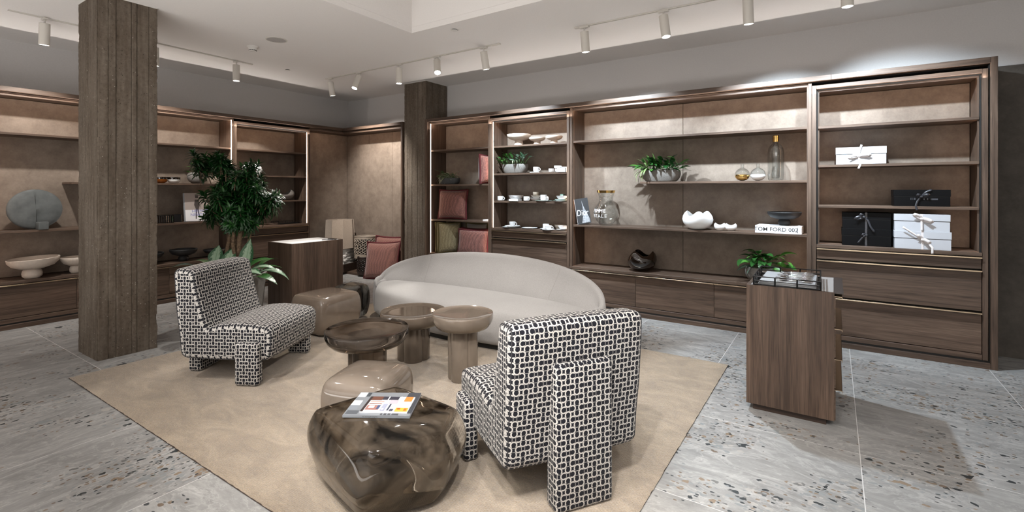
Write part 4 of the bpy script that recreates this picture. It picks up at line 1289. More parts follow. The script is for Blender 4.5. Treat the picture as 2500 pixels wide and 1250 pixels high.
# ---------------------------------------------------------------- things on the shelves
def footed_bowl(label, loc, r, h, foot_r, mat, group=None, rim_tilt=0.0, rot=0.0, bulb=False, name='footed_bowl'):
    o = thing(name, label, 'bowl', loc, rot, group)
    hb = h * 0.46
    pr = [(0, hb), (r * 0.45, hb + 0.002), (r * 0.80, hb + (h - hb) * 0.28), (r * 0.97, h - (h - hb) * 0.35), (r, h - 0.004), (r * 0.985, h), (r * 0.95, h - 0.003),
          (r * 0.90, h - (h - hb) * 0.40), (r * 0.72, hb + (h - hb) * 0.42), (r * 0.4, hb + (h - hb) * 0.24), (0, hb + (h - hb) * 0.22)]
    fr = (lambda a, j: (1 + 0.05 * math.cos(a) * (j > 1), rim_tilt * math.cos(a) * (j / 5.0 if j < 6 else 1))) if rim_tilt else None
    MB().lathe(pr, 56, fr=fr).build('dish', mat, o, 40)
    if bulb: fp = [(0, 0), (foot_r * 0.72, 0), (foot_r * 0.95, hb * 0.2), (foot_r, hb * 0.5), (foot_r * 0.92, hb * 0.8), (foot_r * 0.7, hb + 0.004), (0, hb + 0.004)]
    else: fp = [(0, 0), (foot_r, 0), (foot_r * 0.99, hb * 0.35), (foot_r * 0.86, hb * 0.75), (foot_r * 0.9, hb + 0.004), (0, hb + 0.004)]
    MB().lathe(fp, 40).build('foot', mat, o, 40)
    return o
YO = 5.56
GB1 = 'cream footed bowls on the crockery bay top shelf'
Z1 = 2.0555
footed_bowl('largest cream footed bowl on the top shelf of the crockery bay', (-3.575, YO - 0.01, Z1), 0.165, 0.150, 0.062, CREAM_CERAMIC, GB1)
footed_bowl('smaller cream footed bowl in the middle of three', (-3.290, YO, Z1), 0.110, 0.092, 0.048, CREAM_CERAMIC, GB1)
footed_bowl('smaller cream footed bowl at the end of the row of three', (-3.045, YO + 0.02, Z1), 0.112, 0.100, 0.048, CREAM_CERAMIC, GB1)

def cup(label, loc, rot=0.0, mat=None, r=0.040, h=0.062, group=None, style='straight', handle=True):
    mat = mat or CHINA
    o = thing('cup', label, 'cup', loc, rot, group)
    if style == 'straight': pr = [(0, 0), (r * 0.72, 0), (r * 0.90, 0.006), (r, h * 0.25), (r, h), (r - 0.003, h), (r - 0.003, h * 0.25), (r * 0.8, 0.008), (0, 0.006)]
    else: pr = [(0, 0), (r * 0.45, 0), (r * 0.62, 0.006), (r * 0.92, h * 0.4), (r * 1.05, h), (r * 1.05 - 0.003, h), (r * 0.88, h * 0.42), (r * 0.5, 0.010), (0, 0.008)]
    MB().lathe(pr, 32).build('body', mat, o, 40)
    if handle:
        pts = [(r - 0.004 + 0.026 * math.sin(PI * q / 10), 0, h * 0.5 + 0.021 * math.cos(PI * q / 10)) for q in range(11)]
        MB().tube(pts, 0.0042, 8).build('handle', mat, o, 60)
    return o
def plate(label, loc, r, mat=None, group=None, h=0.014, rim=None, rot=0):
    o = thing('plate', label, 'plate', loc, rot, group)
    MB().lathe([(0, 0), (r * 0.6, 0), (r * 0.68, 0.002), (r * 0.98, h - 0.002), (r, h), (r * 0.985, h + 0.001), (r * 0.70, 0.006), (r * 0.62, 0.004), (0, 0.004)], 44).build('dish', mat or CHINA, o, 40)
    if rim:
        MB().lathe([(r * 0.93, h - 0.0005), (r * 0.985, h + 0.0015), (r * 1.002, h + 0.0005), (r * 0.99, h - 0.003)], 44, close=True).build('rim', rim, o, 40)
    return o
def bowl(label, loc, r, h, mat=None, group=None, rot=0):
    o = thing('bowl', label, 'bowl', loc, rot, group)
    MB().lathe([(0, 0), (r * 0.5, 0), (r * 0.58, 0.003), (r * 0.86, h * 0.5), (r, h), (r - 0.004, h), (r * 0.82, h * 0.52), (r * 0.5, 0.010), (0, 0.008)], 44).build('dish', mat or CHINA, o, 40)
    return o
def square_dish(label, loc, w, d, h, rot=0, mat=None, group=None):
    o = thing('square_dish', label, 'dish', loc, rot, group)
    m = MB(); m.rbox(-w / 2, w / 2, -d / 2, d / 2, 0, 0.004, 0.0015)
    for q in ((-w/2, w/2, -d/2, -d/2 + 0.004), (-w/2, w/2, d/2 - 0.004, d/2), (-w/2, -w/2 + 0.004, -d/2, d/2), (w/2 - 0.004, w/2, -d/2, d/2)): m.box(*q, 0.003, h)
    m.build('dish', mat or CHINA, o, 30)
    return o
GC = 'white crockery of the framed bay'
za = 1.6785      # upper crockery shelf
square_dish('square saucer under the cup beside the stone planter', (-3.27, 5.50, za), 0.135, 0.12, 0.012, 0.1, group=GC)
cup('straight cup on the square saucer beside the stone planter', (-3.27, 5.50, za + 0.013), 0, group=GC)
cup('small handleless beaker in front of the stacked cups', (-3.045, 5.50, za), 0, r=0.033, h=0.050, handle=False, group=GC)
cup('lower cup of the stacked pair on the upper crockery shelf', (-2.985, 5.57, za), 0, r=0.040, h=0.052, handle=False, group=GC)
cup('upper cup of the stacked pair on the upper crockery shelf', (-2.985, 5.57, za + 0.0525), 0.5, r=0.050, h=0.034, handle=False, group=GC)
square_dish('deep white square dish at the end of the upper crockery shelf', (-2.862, 5.55, za), 0.115, 0.24, 0.052, 0, group=GC)
plate('small plate resting on the deep square dish', (-2.868, 5.56, za + 0.0525), 0.075, group=GC)
zb_ = 1.3005
cup('straight cup at the left end of the middle crockery shelf', (-3.845, 5.50, zb_), 0.1, r=0.042, h=0.066, group=GC)
plate('flat plate under the square bowl on the middle crockery shelf', (-3.665, 5.58, zb_), 0.105, group=GC)
square_dish('low square dish in front of the square bowl', (-3.585, 5.475, zb_), 0.145, 0.10, 0.030, 0.05, group=GC)
plate('narrow lid like plate on the low square dish', (-3.585, 5.475, zb_ + 0.0305), 0.052, h=0.010, group=GC)
bowl('wide square looking bowl at the back of the middle crockery shelf', (-3.655, 5.60, zb_ + 0.0155), 0.105, 0.060, group=GC)
cup('cup with a round handle standing before the sugar bowl', (-3.40, 5.47, zb_), -0.4, r=0.042, h=0.066, group=GC)
bowl('grey banded soup bowl at the bottom of the small stack', (-3.355, 5.64, zb_), 0.085, 0.045, CHINA, GC)
bowl('second grey banded bowl nested on the soup bowl', (-3.355, 5.64, zb_ + 0.0455), 0.070, 0.032, CHINA_TAN, GC)
cup('tan cup on top of the bowl stack', (-3.36, 5.64, zb_ + 0.078), 0.2, CHINA_TAN, 0.040, 0.045, GC, handle=False)
plate('green rimmed plate under the two cups on the middle shelf', (-3.165, 5.52, zb_), 0.115, rim=CHINA_GREEN, group=GC)
cup('taller cup on the green rimmed plate', (-3.190, 5.555, zb_ + 0.0065), 0.3, r=0.042, h=0.080, group=GC)
cup('shorter cup in front of the taller one on the green rimmed plate', (-3.125, 5.47, zb_ + 0.0065), -0.2, r=0.040, h=0.055, group=GC)
cup('green mottled mug near the frame post', (-2.965, 5.66, zb_), 0.0, CHINA_GREEN, 0.034, 0.098, GC)
plate('largest green rimmed plate beside the frame post', (-2.905, 5.50, zb_), 0.098, rim=CHINA_GREEN, group=GC)
plate('second plate stacked on the green rimmed one beside the frame post', (-2.895, 5.50, zb_ + 0.0165), 0.088, rim=CHINA_GREEN, group=GC)
bowl('white bowl on the stack of plates beside the frame post', (-2.885, 5.50, zb_ + 0.033), 0.078, 0.042, group=GC)
zc = 0.9325
plate('large dinner plate below the tea cup on the crockery deck', (-3.68, 5.525, zc), 0.130, rim=GREY_CERAMIC, group=GC)
plate('smaller plate between tea cup and dinner plate', (-3.665, 5.525, zc + 0.0165), 0.108, group=GC)
cup('tea cup on the two stacked plates of the crockery deck', (-3.665, 5.525, zc + 0.0235), 0.2, r=0.043, h=0.060, style='tea', group=GC)
plate('dark edged plate alone in the middle of the crockery deck', (-3.395, 5.535, zc), 0.110, rim=GREY_CERAMIC, group=GC)
plate('saucer under the espresso cup on the crockery deck', (-3.150, 5.545, zc), 0.085, rim=GREY_CERAMIC, group=GC)
cup('espresso cup with a round handle on its saucer', (-3.150, 5.545, zc + 0.0065), -0.1, r=0.041, h=0.066, group=GC)
plate('front saucer holding the low tea cup', (-3.060, 5.452, zc), 0.082, group=GC)
cup('low tea cup on the front saucer of the deck', (-3.060, 5.452, zc + 0.0065), 0.2, r=0.042, h=0.052, style='tea', group=GC)
bowl('lidded looking tan bowl behind the low tea cup', (-3.000, 5.66, zc), 0.075, 0.060, CHINA_TAN, GC)
plate('broad plate at the right end of the crockery deck', (-2.895, 5.545, zc), 0.098, rim=GREY_CERAMIC, group=GC)
bowl('shallow bowl on the broad plate of the crockery deck', (-2.885, 5.555, zc + 0.0165), 0.082, 0.040, group=GC)

# glass and sculptural pieces in the widest bay
def bud_vase(label, loc, fill, lab_mat):
    o = thing('bud_vase', label, 'vase', loc, 0, 'round bud vases')
    R = 0.072
    pr = [(0, 0)]
    for q in range(1, 15):
        a = -PI / 2 + PI * q / 16
        pr.append((R * math.cos(a), R * 0.92 + R * 0.92 * math.sin(a)))
    zn = pr[-1][1]
    pr += [(0.017, zn + 0.010), (0.016, zn + 0.040), (0.019, zn + 0.047)]
    outer = pr
    inner = [(max(0, r - 0.0022), z + (0.0022 if i == 0 else 0)) for i, (r, z) in enumerate(pr)][::-1]
    MB().lathe(outer + inner, 40).build('glass_body', CLEAR, o, 40)
    fl_ = [(0, 0.0008)] + [(r + 0.0006, z) for r, z in pr[1:] if z < 0.066] + [(0.0665, 0.066), (0, 0.066)]
    MB().lathe(fl_, 40).build('coated_base', fill, o, 40)
    return o
zf = 1.5455
bud_vase('round glass bud vase dipped in gold', (-0.795, 5.545, zf), GOLD, None)
bud_vase('round glass bud vase dipped in white', (-0.648, 5.545, zf), WHITE_CERAMIC, None)
gb = thing('glass_bottle', 'tall clear glass bottle with a gold stopper', 'bottle', (-0.487, 5.55, zf))
pr = [(0, 0), (0.058, 0.0), (0.070, 0.012), (0.074, 0.05), (0.074, 0.28), (0.069, 0.32), (0.050, 0.355), (0.030, 0.375), (0.025, 0.40)]
MB().lathe(pr + [(max(0, r - 0.003), z + (0.006 if i < 2 else 0)) for i, (r, z) in enumerate(pr)][::-1], 48).build('outer_glass', CLEAR, gb, 40)
pr = [(0, 0.02), (0.030, 0.022), (0.036, 0.04), (0.036, 0.31), (0.026, 0.35), (0.018, 0.38)]
MB().lathe(pr + [(max(0, r - 0.002), z + (0.002 if i < 2 else 0)) for i, (r, z) in enumerate(pr)][::-1], 36).build('inner_glass', CLEAR, gb, 40)
MB().lathe([(0, 0.392), (0.028, 0.392), (0.029, 0.40), (0.029, 0.452), (0.026, 0.455), (0, 0.455)], 36).build('stopper', plain_once('brushed_copper_gold', (0.70, 0.40, 0.22), 0.25) if False else GOLD, gb, 40)

zg = 1.0205
vs = thing('lettered_vase', 'clear bellied glass vase with white lettering and a gold rim', 'vase', (-2.315, 5.56, zg))
pr = [(0, 0.0), (0.070, 0.0), (0.078, 0.006), (0.085, 0.022), (0.118, 0.06), (0.142, 0.11), (0.148, 0.155), (0.136, 0.205), (0.110, 0.245), (0.090, 0.28), (0.083, 0.32), (0.088, 0.355), (0.100, 0.395), (0.112, 0.425)]
inn = [(max(0, r - 0.0035), z + (0.018 if i < 3 else 0)) for i, (r, z) in enumerate(pr)][::-1]
MB().lathe(pr + inn, 64).build('glass_body', CLEAR, vs, 40)
MB().lathe([(0.1035, 0.395), (0.1135, 0.4255), (0.1085, 0.4255), (0.0980, 0.395)], 64, close=True).build('gold_rim', GOLD, vs, 40)
def around(word, parent, rfun, zc_, size, a0, step):
    for i, ch in enumerate(word):
        if ch == ' ': continue
        a = a0 + i * step
        R = rfun(zc_) + 0.0012
        slope = math.atan2(rfun(zc_ + 0.01) - rfun(zc_ - 0.01), 0.02)
        M = RZ(a) @ T(0, -R, zc_) @ RX(PI / 2 - 0) @ Matrix.Identity(4)
        M = RZ(a) @ T(0, -R, zc_) @ RX(PI / 2 + slope)
        text('letter', ch, size, WHITE_CERAMIC, parent, M, 0.0003)
def vr(z):
    for (r0, z0), (r1, z1) in zip(pr[:-1], pr[1:]):
        if z0 <= z <= z1 and z1 > z0: return r0 + (r1 - r0) * (z - z0) / (z1 - z0)
    return 0.1
around('FEMME', vs, vr, 0.178, 0.060, -0.95, 0.30)
around('FATALE', vs, vr, 0.115, 0.060, -1.05, 0.28)

def horned_bowl(name, label, loc, r, h, mat, horns=3, rot=0.0, amp=0.30, sharp=1.0, squash=1.0, cat='bowl', group=None):
    """pebble shaped bowl whose rim rises into soft points and dips between them"""
    o = thing(name, label, cat, loc, rot, group)
    n = 72; pr = [(0, 0.0), (0.30, 0.0), (0.50, 0.02), (0.78, 0.14), (0.96, 0.34), (1.0, 0.52), (0.95, 0.68), (0.84, 0.82), (0.70, 0.915), (0.66, 0.92), (0.64, 0.90), (0.74, 0.76), (0.86, 0.52), (0.80, 0.28), (0.5, 0.12), (0, 0.09)]
    m = MB(); k = len(pr)
    for i in range(n):
        a = 2 * PI * i / n
        w_ = (0.5 + 0.5 * math.cos(horns * a)) ** sharp
        for (q, z) in pr:
            t = max(0, (z - 0.35) / 0.57)
            zz = z * (1 - amp * t * (1 - w_))
            rr = q * (1 + 0.16 * t * w_ - 0.03 * t)
            m.v.append((r * rr * math.cos(a), r * rr * math.sin(a) * squash, h * zz / 0.92))
    for i in range(n):
        i2 = (i + 1) % n
        for j in range(k - 1): m.face((i * k + j, i2 * k + j, i2 * k + j + 1, i * k + j + 1))
    bm_ = m.build('body', mat, o, 60)
    b = bmesh.new(); b.from_mesh(bm_.data); bmesh.ops.remove_doubles(b, verts=b.verts, dist=1e-6); b.to_mesh(bm_.data); b.free()
    return o
horned_bowl('wavy_bowl', 'white matt bowl with a rim of three soft points', (-1.240, 5.545, zg), 0.158, 0.200, WHITE_CERAMIC, 3, math.radians(-72), 0.26, 1.6)
horned_bowl('pinched_bowl', 'small white two lobed bowl, the one nearer the wavy bowl', (-1.012, 5.53, zg), 0.056, 0.080, WHITE_CERAMIC, 2, 0.2, 0.26, 1.2, group='small white two lobed bowls')
horned_bowl('pinched_bowl', 'small white two lobed bowl, the one nearer the white book', (-0.905, 5.54, zg), 0.058, 0.078, WHITE_CERAMIC, 2, 0.1, 0.26, 1.2, group='small white two lobed bowls')
horned_bowl('wavy_vase', 'glossy dark brown wavy glass vase on the low deck', (-1.875, 5.570, 0.5055), 0.166, 0.235, GLOSS_BROWN, 3, math.radians(-110), 0.24, 1.4, cat='vase')
# black footed bowl on a white book
bk_ = book('coffee_table_book', 'thick white book lying flat under a black footed bowl', 'book', (-0.665, 5.462, zg), math.radians(-2), 0.405, 0.27, 0.072, PAPER_WHITE, PAPER_WHITE)
text('spine_text', 'TOM FORD 002', 0.053, INK, bk_, T(0.185, -0.0004, 0.036) @ RX(PI / 2), 0.0002, sx=1.06, bold=0.0003)
MB().box(0.372, 0.376, -0.0005, 0.0, 0.008, 0.064).build('spine_line', INK, bk_, 0)
footed_bowl('black footed bowl standing on the thick white book', (-0.415, 5.585, zg + 0.0725), 0.153, 0.138, 0.056, BLACK_CERAMIC, bulb=True)

def leaning_book(name, label, loc, rotz, w, hgt, t, lean, face, spine, group=None):
    """standing book: local x along the cover, y depth, leaning back"""
    o = thing(name, label, 'book', loc, (lean, 0, rotz), group)
    MB().rbox(0.002, w - 0.002, 0.001, t - 0.001, 0.002, hgt - 0.002, 0.0004).build('pages', PAPER_WHITE, o, 0)
    m = MB(); m.box(0, w, -0.0015, 0.0, 0, hgt); m.box(0, w, t, t + 0.0015, 0, hgt)
    m.build('cover', face, o, 0)
    MB().box(-0.0015, 0.0015, -0.0015, t + 0.0015, 0, hgt).build('spine', spine, o, 0)
    return o
dk = plain_once('charcoal_cover', (0.03, 0.032, 0.036), 0.4)
b1 = leaning_book('standing_book', 'front black and white book with a script title, leaning by the bay side', (-2.640, 5.455, 1.0215), math.radians(28), 0.165, 0.315, 0.028, 0, dk, PAPER_WHITE)
b1.rotation_euler = (math.radians(-4), math.radians(-9), math.radians(28))
text('title', 'Dior', 0.105, PAPER_WHITE, b1, T(0.075, -0.0022, 0.135) @ RX(PI / 2), 0.0003, shear=0.15, sx=0.72)
g = MB()
g.add([(0.085, -0.0018, 0.29), (0.098, -0.0018, 0.22), (0.118, -0.0018, 0.16), (0.155, -0.0018, 0.05), (0.155, -0.0018, 0.012), (0.055, -0.0018, 0.012), (0.085, -0.0018, 0.12), (0.09, -0.0018, 0.2)], [(0, 1, 2, 3, 4, 5, 6, 7)])
g.build('cover_print', speckled('silver_gown_print', (0.32, 0.33, 0.35), 0.5, 0.5, 35, 0.0), b1, 0)
text('spine_text', 'DESIGNER', 0.018, INK, b1, T(-0.0019, 0.014, 0.12) @ RZ(-PI / 2) @ RX(PI / 2) @ RZ(PI / 2), 0.0002)
b2 = leaning_book('standing_book', 'rear white and grey spined book leaning against the bay side', (-2.656, 5.486, 1.0215), 0, 0.165, 0.31, 0.020, 0, PAPER_GREY, speckled('marbled_spine', (0.35, 0.35, 0.36), 0.5, 0.6, 30, 0))
b2.rotation_euler = (math.radians(-4), math.radians(-9), math.radians(28))

# gift boxes with ribbons
def ribbon(parent, mat, cx_, z, y, loops, tails, w=0.016):
    """satin bow: two loops, a knot and hanging tails, all real strips; local x across, z up, y towards the wall"""
    def strip(pts, wid):
        m = MB(); n = len(pts)
        for side in (0, 1):
            for i, (px_, py_, pz_) in enumerate(pts):
                p0 = Vector(pts[max(i - 1, 0)]); p1 = Vector(pts[min(i + 1, n - 1)])
                t = (p1 - p0).normalized(); b_ = t.cross(Vector((0, 1, 0)))
                if b_.length < 0.1: b_ = Vector((0, 0, 1))
                b_.normalize()
                m.v.append(Vector((px_, py_, pz_)) + b_ * wid * (0.5 if side else -0.5) + Vector((0, 0.003 * side, 0)))
        for i in range(n - 1): m.face((i, i + 1, n + i + 1, n + i))
        m.v = [tuple(v) for v in m.v]
        ob = m.build('ribbon', mat, parent, 60)
        md = ob.modifiers.new('thickness', 'SOLIDIFY'); md.thickness = 0.0008
    for (dx, dz, L, wid) in loops:
        pts = []
        for q in range(13):
            a = 2 * PI * q / 12
            u = 0.5 - 0.5 * math.cos(a)
            pts.append((cx_ + dx * L * u, y - 0.006 - 0.020 * math.sin(a / 2) ** 2 - 0.010 * math.sin(a), z + dz * L * u + 0.010 * math.sin(a)))
        strip(pts, wid)
    for pts in tails:
        P = [(cx_ + a, y - 0.008 - c, z + b) for a, b, c in pts]
        Q = []
        for i in range(len(P) - 1):
            for q in range(4):
                f = q / 4; Q.append(tuple(P[i][k] * (1 - f) + P[i + 1][k] * f for k in range(3)))
        Q.append(P[-1])
        strip(Q, w)
    MB().rbox(cx_ - 0.012, cx_ + 0.012, y - 0.018, y - 0.001, z - 0.010, z + 0.010, 0.005, 2).build('knot', mat, parent, 50)
def gift_box(label, x0, x1, y0, y1, z0, z1, mat, rmat, band=True, rot=0.0, group=None):
    o = thing('gift_box', label, 'box', (x0, y0, z0), rot, group)
    w, d, h = x1 - x0, y1 - y0, z1 - z0
    lid = h * 0.60
    MB().rbox(0.003, w - 0.003, 0.003, d - 0.003, 0, lid, 0.001).build('base', mat, o)
    MB().rbox(0.0, w, 0.0, d, lid + 0.001, h, 0.0012).build('lid', mat, o)
    MB().box(0.0022, w - 0.0022, 0.0022, d - 0.0022, lid - 0.0035, lid + 0.0008).build('lid_gap', BLACK_GAP, o, 0)
    if band:
        MB().box(w * 0.5 - 0.008, w * 0.5 + 0.008, -0.0012, -0.0002, 0.0, h).build('ribbon_band', rmat, o, 0)
        MB().box(w * 0.5 - 0.008, w * 0.5 + 0.008, -0.0012, d, h + 0.0002, h + 0.001).build('ribbon_band', rmat, o, 0)
    return o
GW = 'white ribboned gift boxes'; GK = 'black ribboned gift boxes'
q = gift_box('white gift box alone on the second shelf', 0.016, 0.395, 5.458, 5.68, 1.6885, 1.845, BOX_WHITE, RIBBON_W, False, 0, GW)
ribbon(q, RIBBON_W, 0.175, 0.075, 0.0, [(-1, -0.22, 0.075, 0.028), (1, 0.05, 0.085, 0.026)], [[(0, 0, 0), (0.006, 0.05, 0.004), (0.022, 0.10, 0.002)], [(0, 0, 0), (0.008, -0.05, 0.004), (0.012, -0.080, 0.014), (-0.002, -0.118, 0.020)]])
q = gift_box('black gift box alone on the third shelf', 0.442, 0.825, 5.458, 5.68, 1.3085, 1.452, BOX_BLACK, RIBBON_B, False, 0, GK)
ribbon(q, RIBBON_B, 0.19, 0.085, 0.0, [(1, 0.25, 0.05, 0.020), (-1, 0.4, 0.03, 0.018)], [[(0, 0, 0), (0.03, 0.04, 0.004), (0.07, 0.058, 0.002)], [(0, 0, 0), (-0.025, -0.04, 0.004), (-0.038, -0.080, 0.016), (-0.030, -0.120, 0.020)]])
pb = MB()
for (a, b_) in ((0.118, 0.124), (0.132, 0.136), (0.142, 0.152), (0.205, 0.213), (0.228, 0.236), (0.252, 0.300)):
    pb.box(a, b_, -0.0004, 0.0, 0.056, 0.074 if b_ < 0.24 else 0.070)
pb.build('faint_marks', plain_once('faint_grey_marks', (0.035, 0.038, 0.048), 0.4), q, 0)['kind'] = 'stuff'  # small faint grey marks on the box front
q = gift_box('lower black gift box standing beside the white stack', 0.062, 0.432, 5.49, 5.72, 0.9375, 1.092, BOX_BLACK, RIBBON_B, True, 0, GK)
ribbon(q, RIBBON_B, 0.185, 0.10, -0.002, [(-1, -0.1, 0.03, 0.018)], [[(0, 0, 0), (-0.03, -0.03, 0.006), (-0.062, -0.075, 0.012)]])
q = gift_box('upper black gift box standing beside the white stack', 0.066, 0.430, 5.49, 5.72, 1.0925, 1.242, BOX_BLACK, RIBBON_B, True, 0, GK)
ribbon(q, RIBBON_B, 0.165, 0.11, -0.002, [(-1, -0.25, 0.065, 0.024), (-0.8, 0.6, 0.035, 0.02)], [[(0, 0, 0), (0.03, -0.03, 0.008), (0.05, -0.09, 0.012), (0.078, -0.135, 0.006)]])
q = gift_box('lower white gift box of the stack of two', 0.446, 0.828, 5.440, 5.68, 0.9375, 1.092, BOX_WHITE, RIBBON_W, True, 0, GW)
ribbon(q, RIBBON_W, 0.192, 0.085, -0.002, [(0.9, -0.5, 0.050, 0.024), (-0.9, 0.9, 0.040, 0.022)], [[(0, 0, 0), (-0.07, 0.055, 0.012), (-0.135, 0.105, 0.016)], [(0, 0, 0), (0.040, -0.03, 0.012), (0.062, -0.065, 0.028), (0.060, -0.115, 0.034)]])
q = gift_box('upper white gift box of the stack of two', 0.446, 0.821, 5.445, 5.68, 1.0925, 1.240, BOX_WHITE, RIBBON_W, True, 0, GW)
ribbon(q, RIBBON_W, 0.188, 0.110, -0.002, [(-1, 0.65, 0.055, 0.024), (1, -0.40, 0.065, 0.026)], [[(0, 0, 0), (0.0, -0.06, 0.004), (0.002, -0.105, 0.004)]])

# wire tray with cutlery on the counter
zk = 0.8255
ty = thing('wire_tray', 'black wire gallery tray on the nearer counter', 'tray', (-0.440, 3.542, zk + 0.0005), math.radians(1))
TW, TD, TH = 0.372, 0.50, 0.056
r_ = 0.0055
MB().rbox(0.002, TW - 0.002, 0.002, TD - 0.002, 0.0, 0.004, 0.001).build('base_plate', BLACK_METAL, ty)
for z in (0.008, 0.030, TH):
    MB().tube([(0, 0, z), (TW, 0, z), (TW, TD, z), (0, TD, z)], r_, 6, closed=True).build('rail', BLACK_METAL, ty)
for (x_, y_) in [(TW * k / 3, yy) for k in range(4) for yy in (0, TD)] + [(xx, TD * k / 4) for k in (1, 2, 3) for xx in (0, TW)]:
    MB().tube([(x_, y_, 0.001), (x_, y_, TH)], r_ * 0.95, 6).build('post', BLACK_METAL, ty)
nk = thing('napkin_stack', 'grey cloth napkins folded in the wire tray', 'napkins', (-0.425, 3.56, zk + 0.006))
for k in range(4): MB().rbox(0.008 + 0.003 * k, 0.335 - 0.002 * k, 0.008, 0.445 - 0.004 * k, 0.0065 * k, 0.0065 * k + 0.0062, 0.003, 2).build('napkin', plain_once('silver_grey_cloth', (0.42, 0.43, 0.45), 0.45), nk)
rr_ = random.Random(11)
def fork_mesh(kind):
    m = MB()
    L = 0.19
    m.rbox(-L / 2, L / 2 - 0.05, -0.0032, 0.0032, 0, 0.0025, 0.001)
    m.rbox(-L / 2 - 0.004, -L / 2 + 0.05, -0.0065, 0.0065, 0.0003, 0.0028, 0.001)
    if kind == 0:
        m.rbox(L / 2 - 0.052, L / 2 - 0.035, -0.011, 0.011, 0.0, 0.0025, 0.001)
        for k in range(4): m.rbox(L / 2 - 0.036, L / 2, -0.011 + k * 0.0062, -0.011 + k * 0.0062 + 0.0034, 0.0, 0.0023, 0.0006)
    elif kind == 1: m.lathe([(0, 0.0), (0.012, 0.001), (0.016, 0.005), (0.014, 0.005), (0, 0.002)], 20, 0, T(L / 2 - 0.034, 0, 0) @ Matrix.Diagonal((1.6, 1, 1, 1)))
    else: m.rbox(L / 2 - 0.052, L / 2 + 0.01, -0.008, 0.006, 0.0, 0.002, 0.0008)
    return m.mesh(('fork', 'spoon', 'knife')[kind], SILVER, 40)
fm = [fork_mesh(k) for k in range(3)]
for i in range(30):
    kd = i % 3
    nm = ('fork', 'spoon', 'knife')[kd]
    x_ = 0.20 + 0.02 * rr_.random(); y_ = 0.035 + 0.41 * (i % 15) / 15 + 0.008 * rr_.random()
    lvl = i // 15
    ob = inst(nm, fm[kd], None, (-0.425 + x_, 3.56 + y_, zk + 0.033 + 0.0055 * lvl + 0.0012 * (i % 2)), (0, 0, PI + rr_.uniform(-0.22, 0.22)))
    tag(ob, 'polished steel %s in the cutlery pile of the wire tray' % nm, 'cutlery', 'cutlery in the wire tray, %ss' % nm.replace('knife', 'knive'))

# ---------------------------------------------------------------- plants
def leaf_geo(m, L, W, droop=0.4, fold=0.25, n=6, tip=1.0, M=None, base=0.0, mat=0, heart=False):
    """a single leaf from the origin along +x, drooping; uv for the blade pattern"""
    b = len(m.v)
    ang = 0.0; px_, pz_ = base, 0.0
    seg = L / n
    for i in range(n + 1):
        t = i / n
        if heart: wd = W * (math.sin(PI * min(1, t * 0.93 + 0.07)) ** 0.6) * (1 - 0.35 * t)
        else: wd = W * (math.sin(PI * (t ** 0.8) * 0.97 + 0.03 * PI)) ** tip
        if i == n: wd = W * 0.02
        h = fold * wd
        for s_, hh in ((-0.5, h), (0, 0), (0.5, h)):
            p = Vector((px_ - math.sin(ang) * 0, s_ * wd, pz_ + hh))
            if M is not None: p = M @ p
            m.v.append(tuple(p))
        ang -= droop / n * 1.3
        px_ += math.cos(ang) * seg; pz_ += math.sin(ang) * seg
    for i in range(n):
        for k in range(2):
            a = b + i * 3 + k
            u0, u1 = k * 0.5, (k + 1) * 0.5
            m.face((a, a + 3, a + 4, a + 1), mat, [(u0, i / n), (u0, (i + 1) / n), (u1, (i + 1) / n), (u1, i / n)])
def stem_and_leaf(parent, mat, root, az, el, stem_len, L, W, droop, fold=0.2, heart=False, n=6, roll=0.0, name='leaf', stem_mat=None, down=None):
    """petiole from root to the blade, and the blade as one object"""
    d = Vector((math.cos(az) * math.cos(el), math.sin(az) * math.cos(el), math.sin(el)))
    tip = Vector(root) + d * stem_len
    m = MB()
    el2 = el if down is None else down
    M = T(*tip) @ RZ(az) @ RY(-el2) @ RX(roll)
    leaf_geo(m, L, W, droop, fold, n, M=M, heart=heart)
    if stem_len > 0.01:
        b0 = len(m.v)
        mid = (Vector(root) + tip) / 2 + Vector((0, 0, stem_len * 0.08))
        m.tube([root, mid, tip], 0.0022, 5, 1)
    return m.build(name, [mat, stem_mat or STEM], parent, 60)

# tall dracaena in a stone pot, with broad silver leaves at its foot
PC = (-5.40, 2.72)
pot = thing('tall_planter', 'round grey stone planter between patterned armchair and white topped counter', 'planter', (PC[0], PC[1], 0))
MB().lathe([(0, 0.0), (0.235, 0.0), (0.245, 0.006), (0.290, 0.52), (0.296, 0.545), (0.290, 0.552), (0.272, 0.548), (0.262, 0.50), (0, 0.50)], 64).build('pot', STONE_POT, pot, 40)
MB().lathe([(0, 0.505), (0.2615, 0.505)], 48).build('soil', SOIL, pot, 40)
tr = thing('potted_tree', 'tall bushy dracaena with braided brown stems and dark narrow leaves', 'tree', (PC[0], PC[1], 0.506))
RT = Vector((0.8329, 0.5534, 0)); FWD = Vector((-0.5534, 0.8329, 0))
rg_ = random.Random(5)
trunks = [(-0.10, 0.0, 0.0, -0.10, 0.80, 0.022), (-0.02, 0.03, -0.01, 0.02, 0.95, 0.030), (0.035, -0.02, 0.10, -0.04, 0.90, 0.026), (-0.06, 0.05, -0.16, 0.06, 0.75, 0.020), (0.0, -0.04, 0.04, -0.10, 0.70, 0.020), (0.02, 0.05, 0.2, 0.05, 0.78, 0.016)]
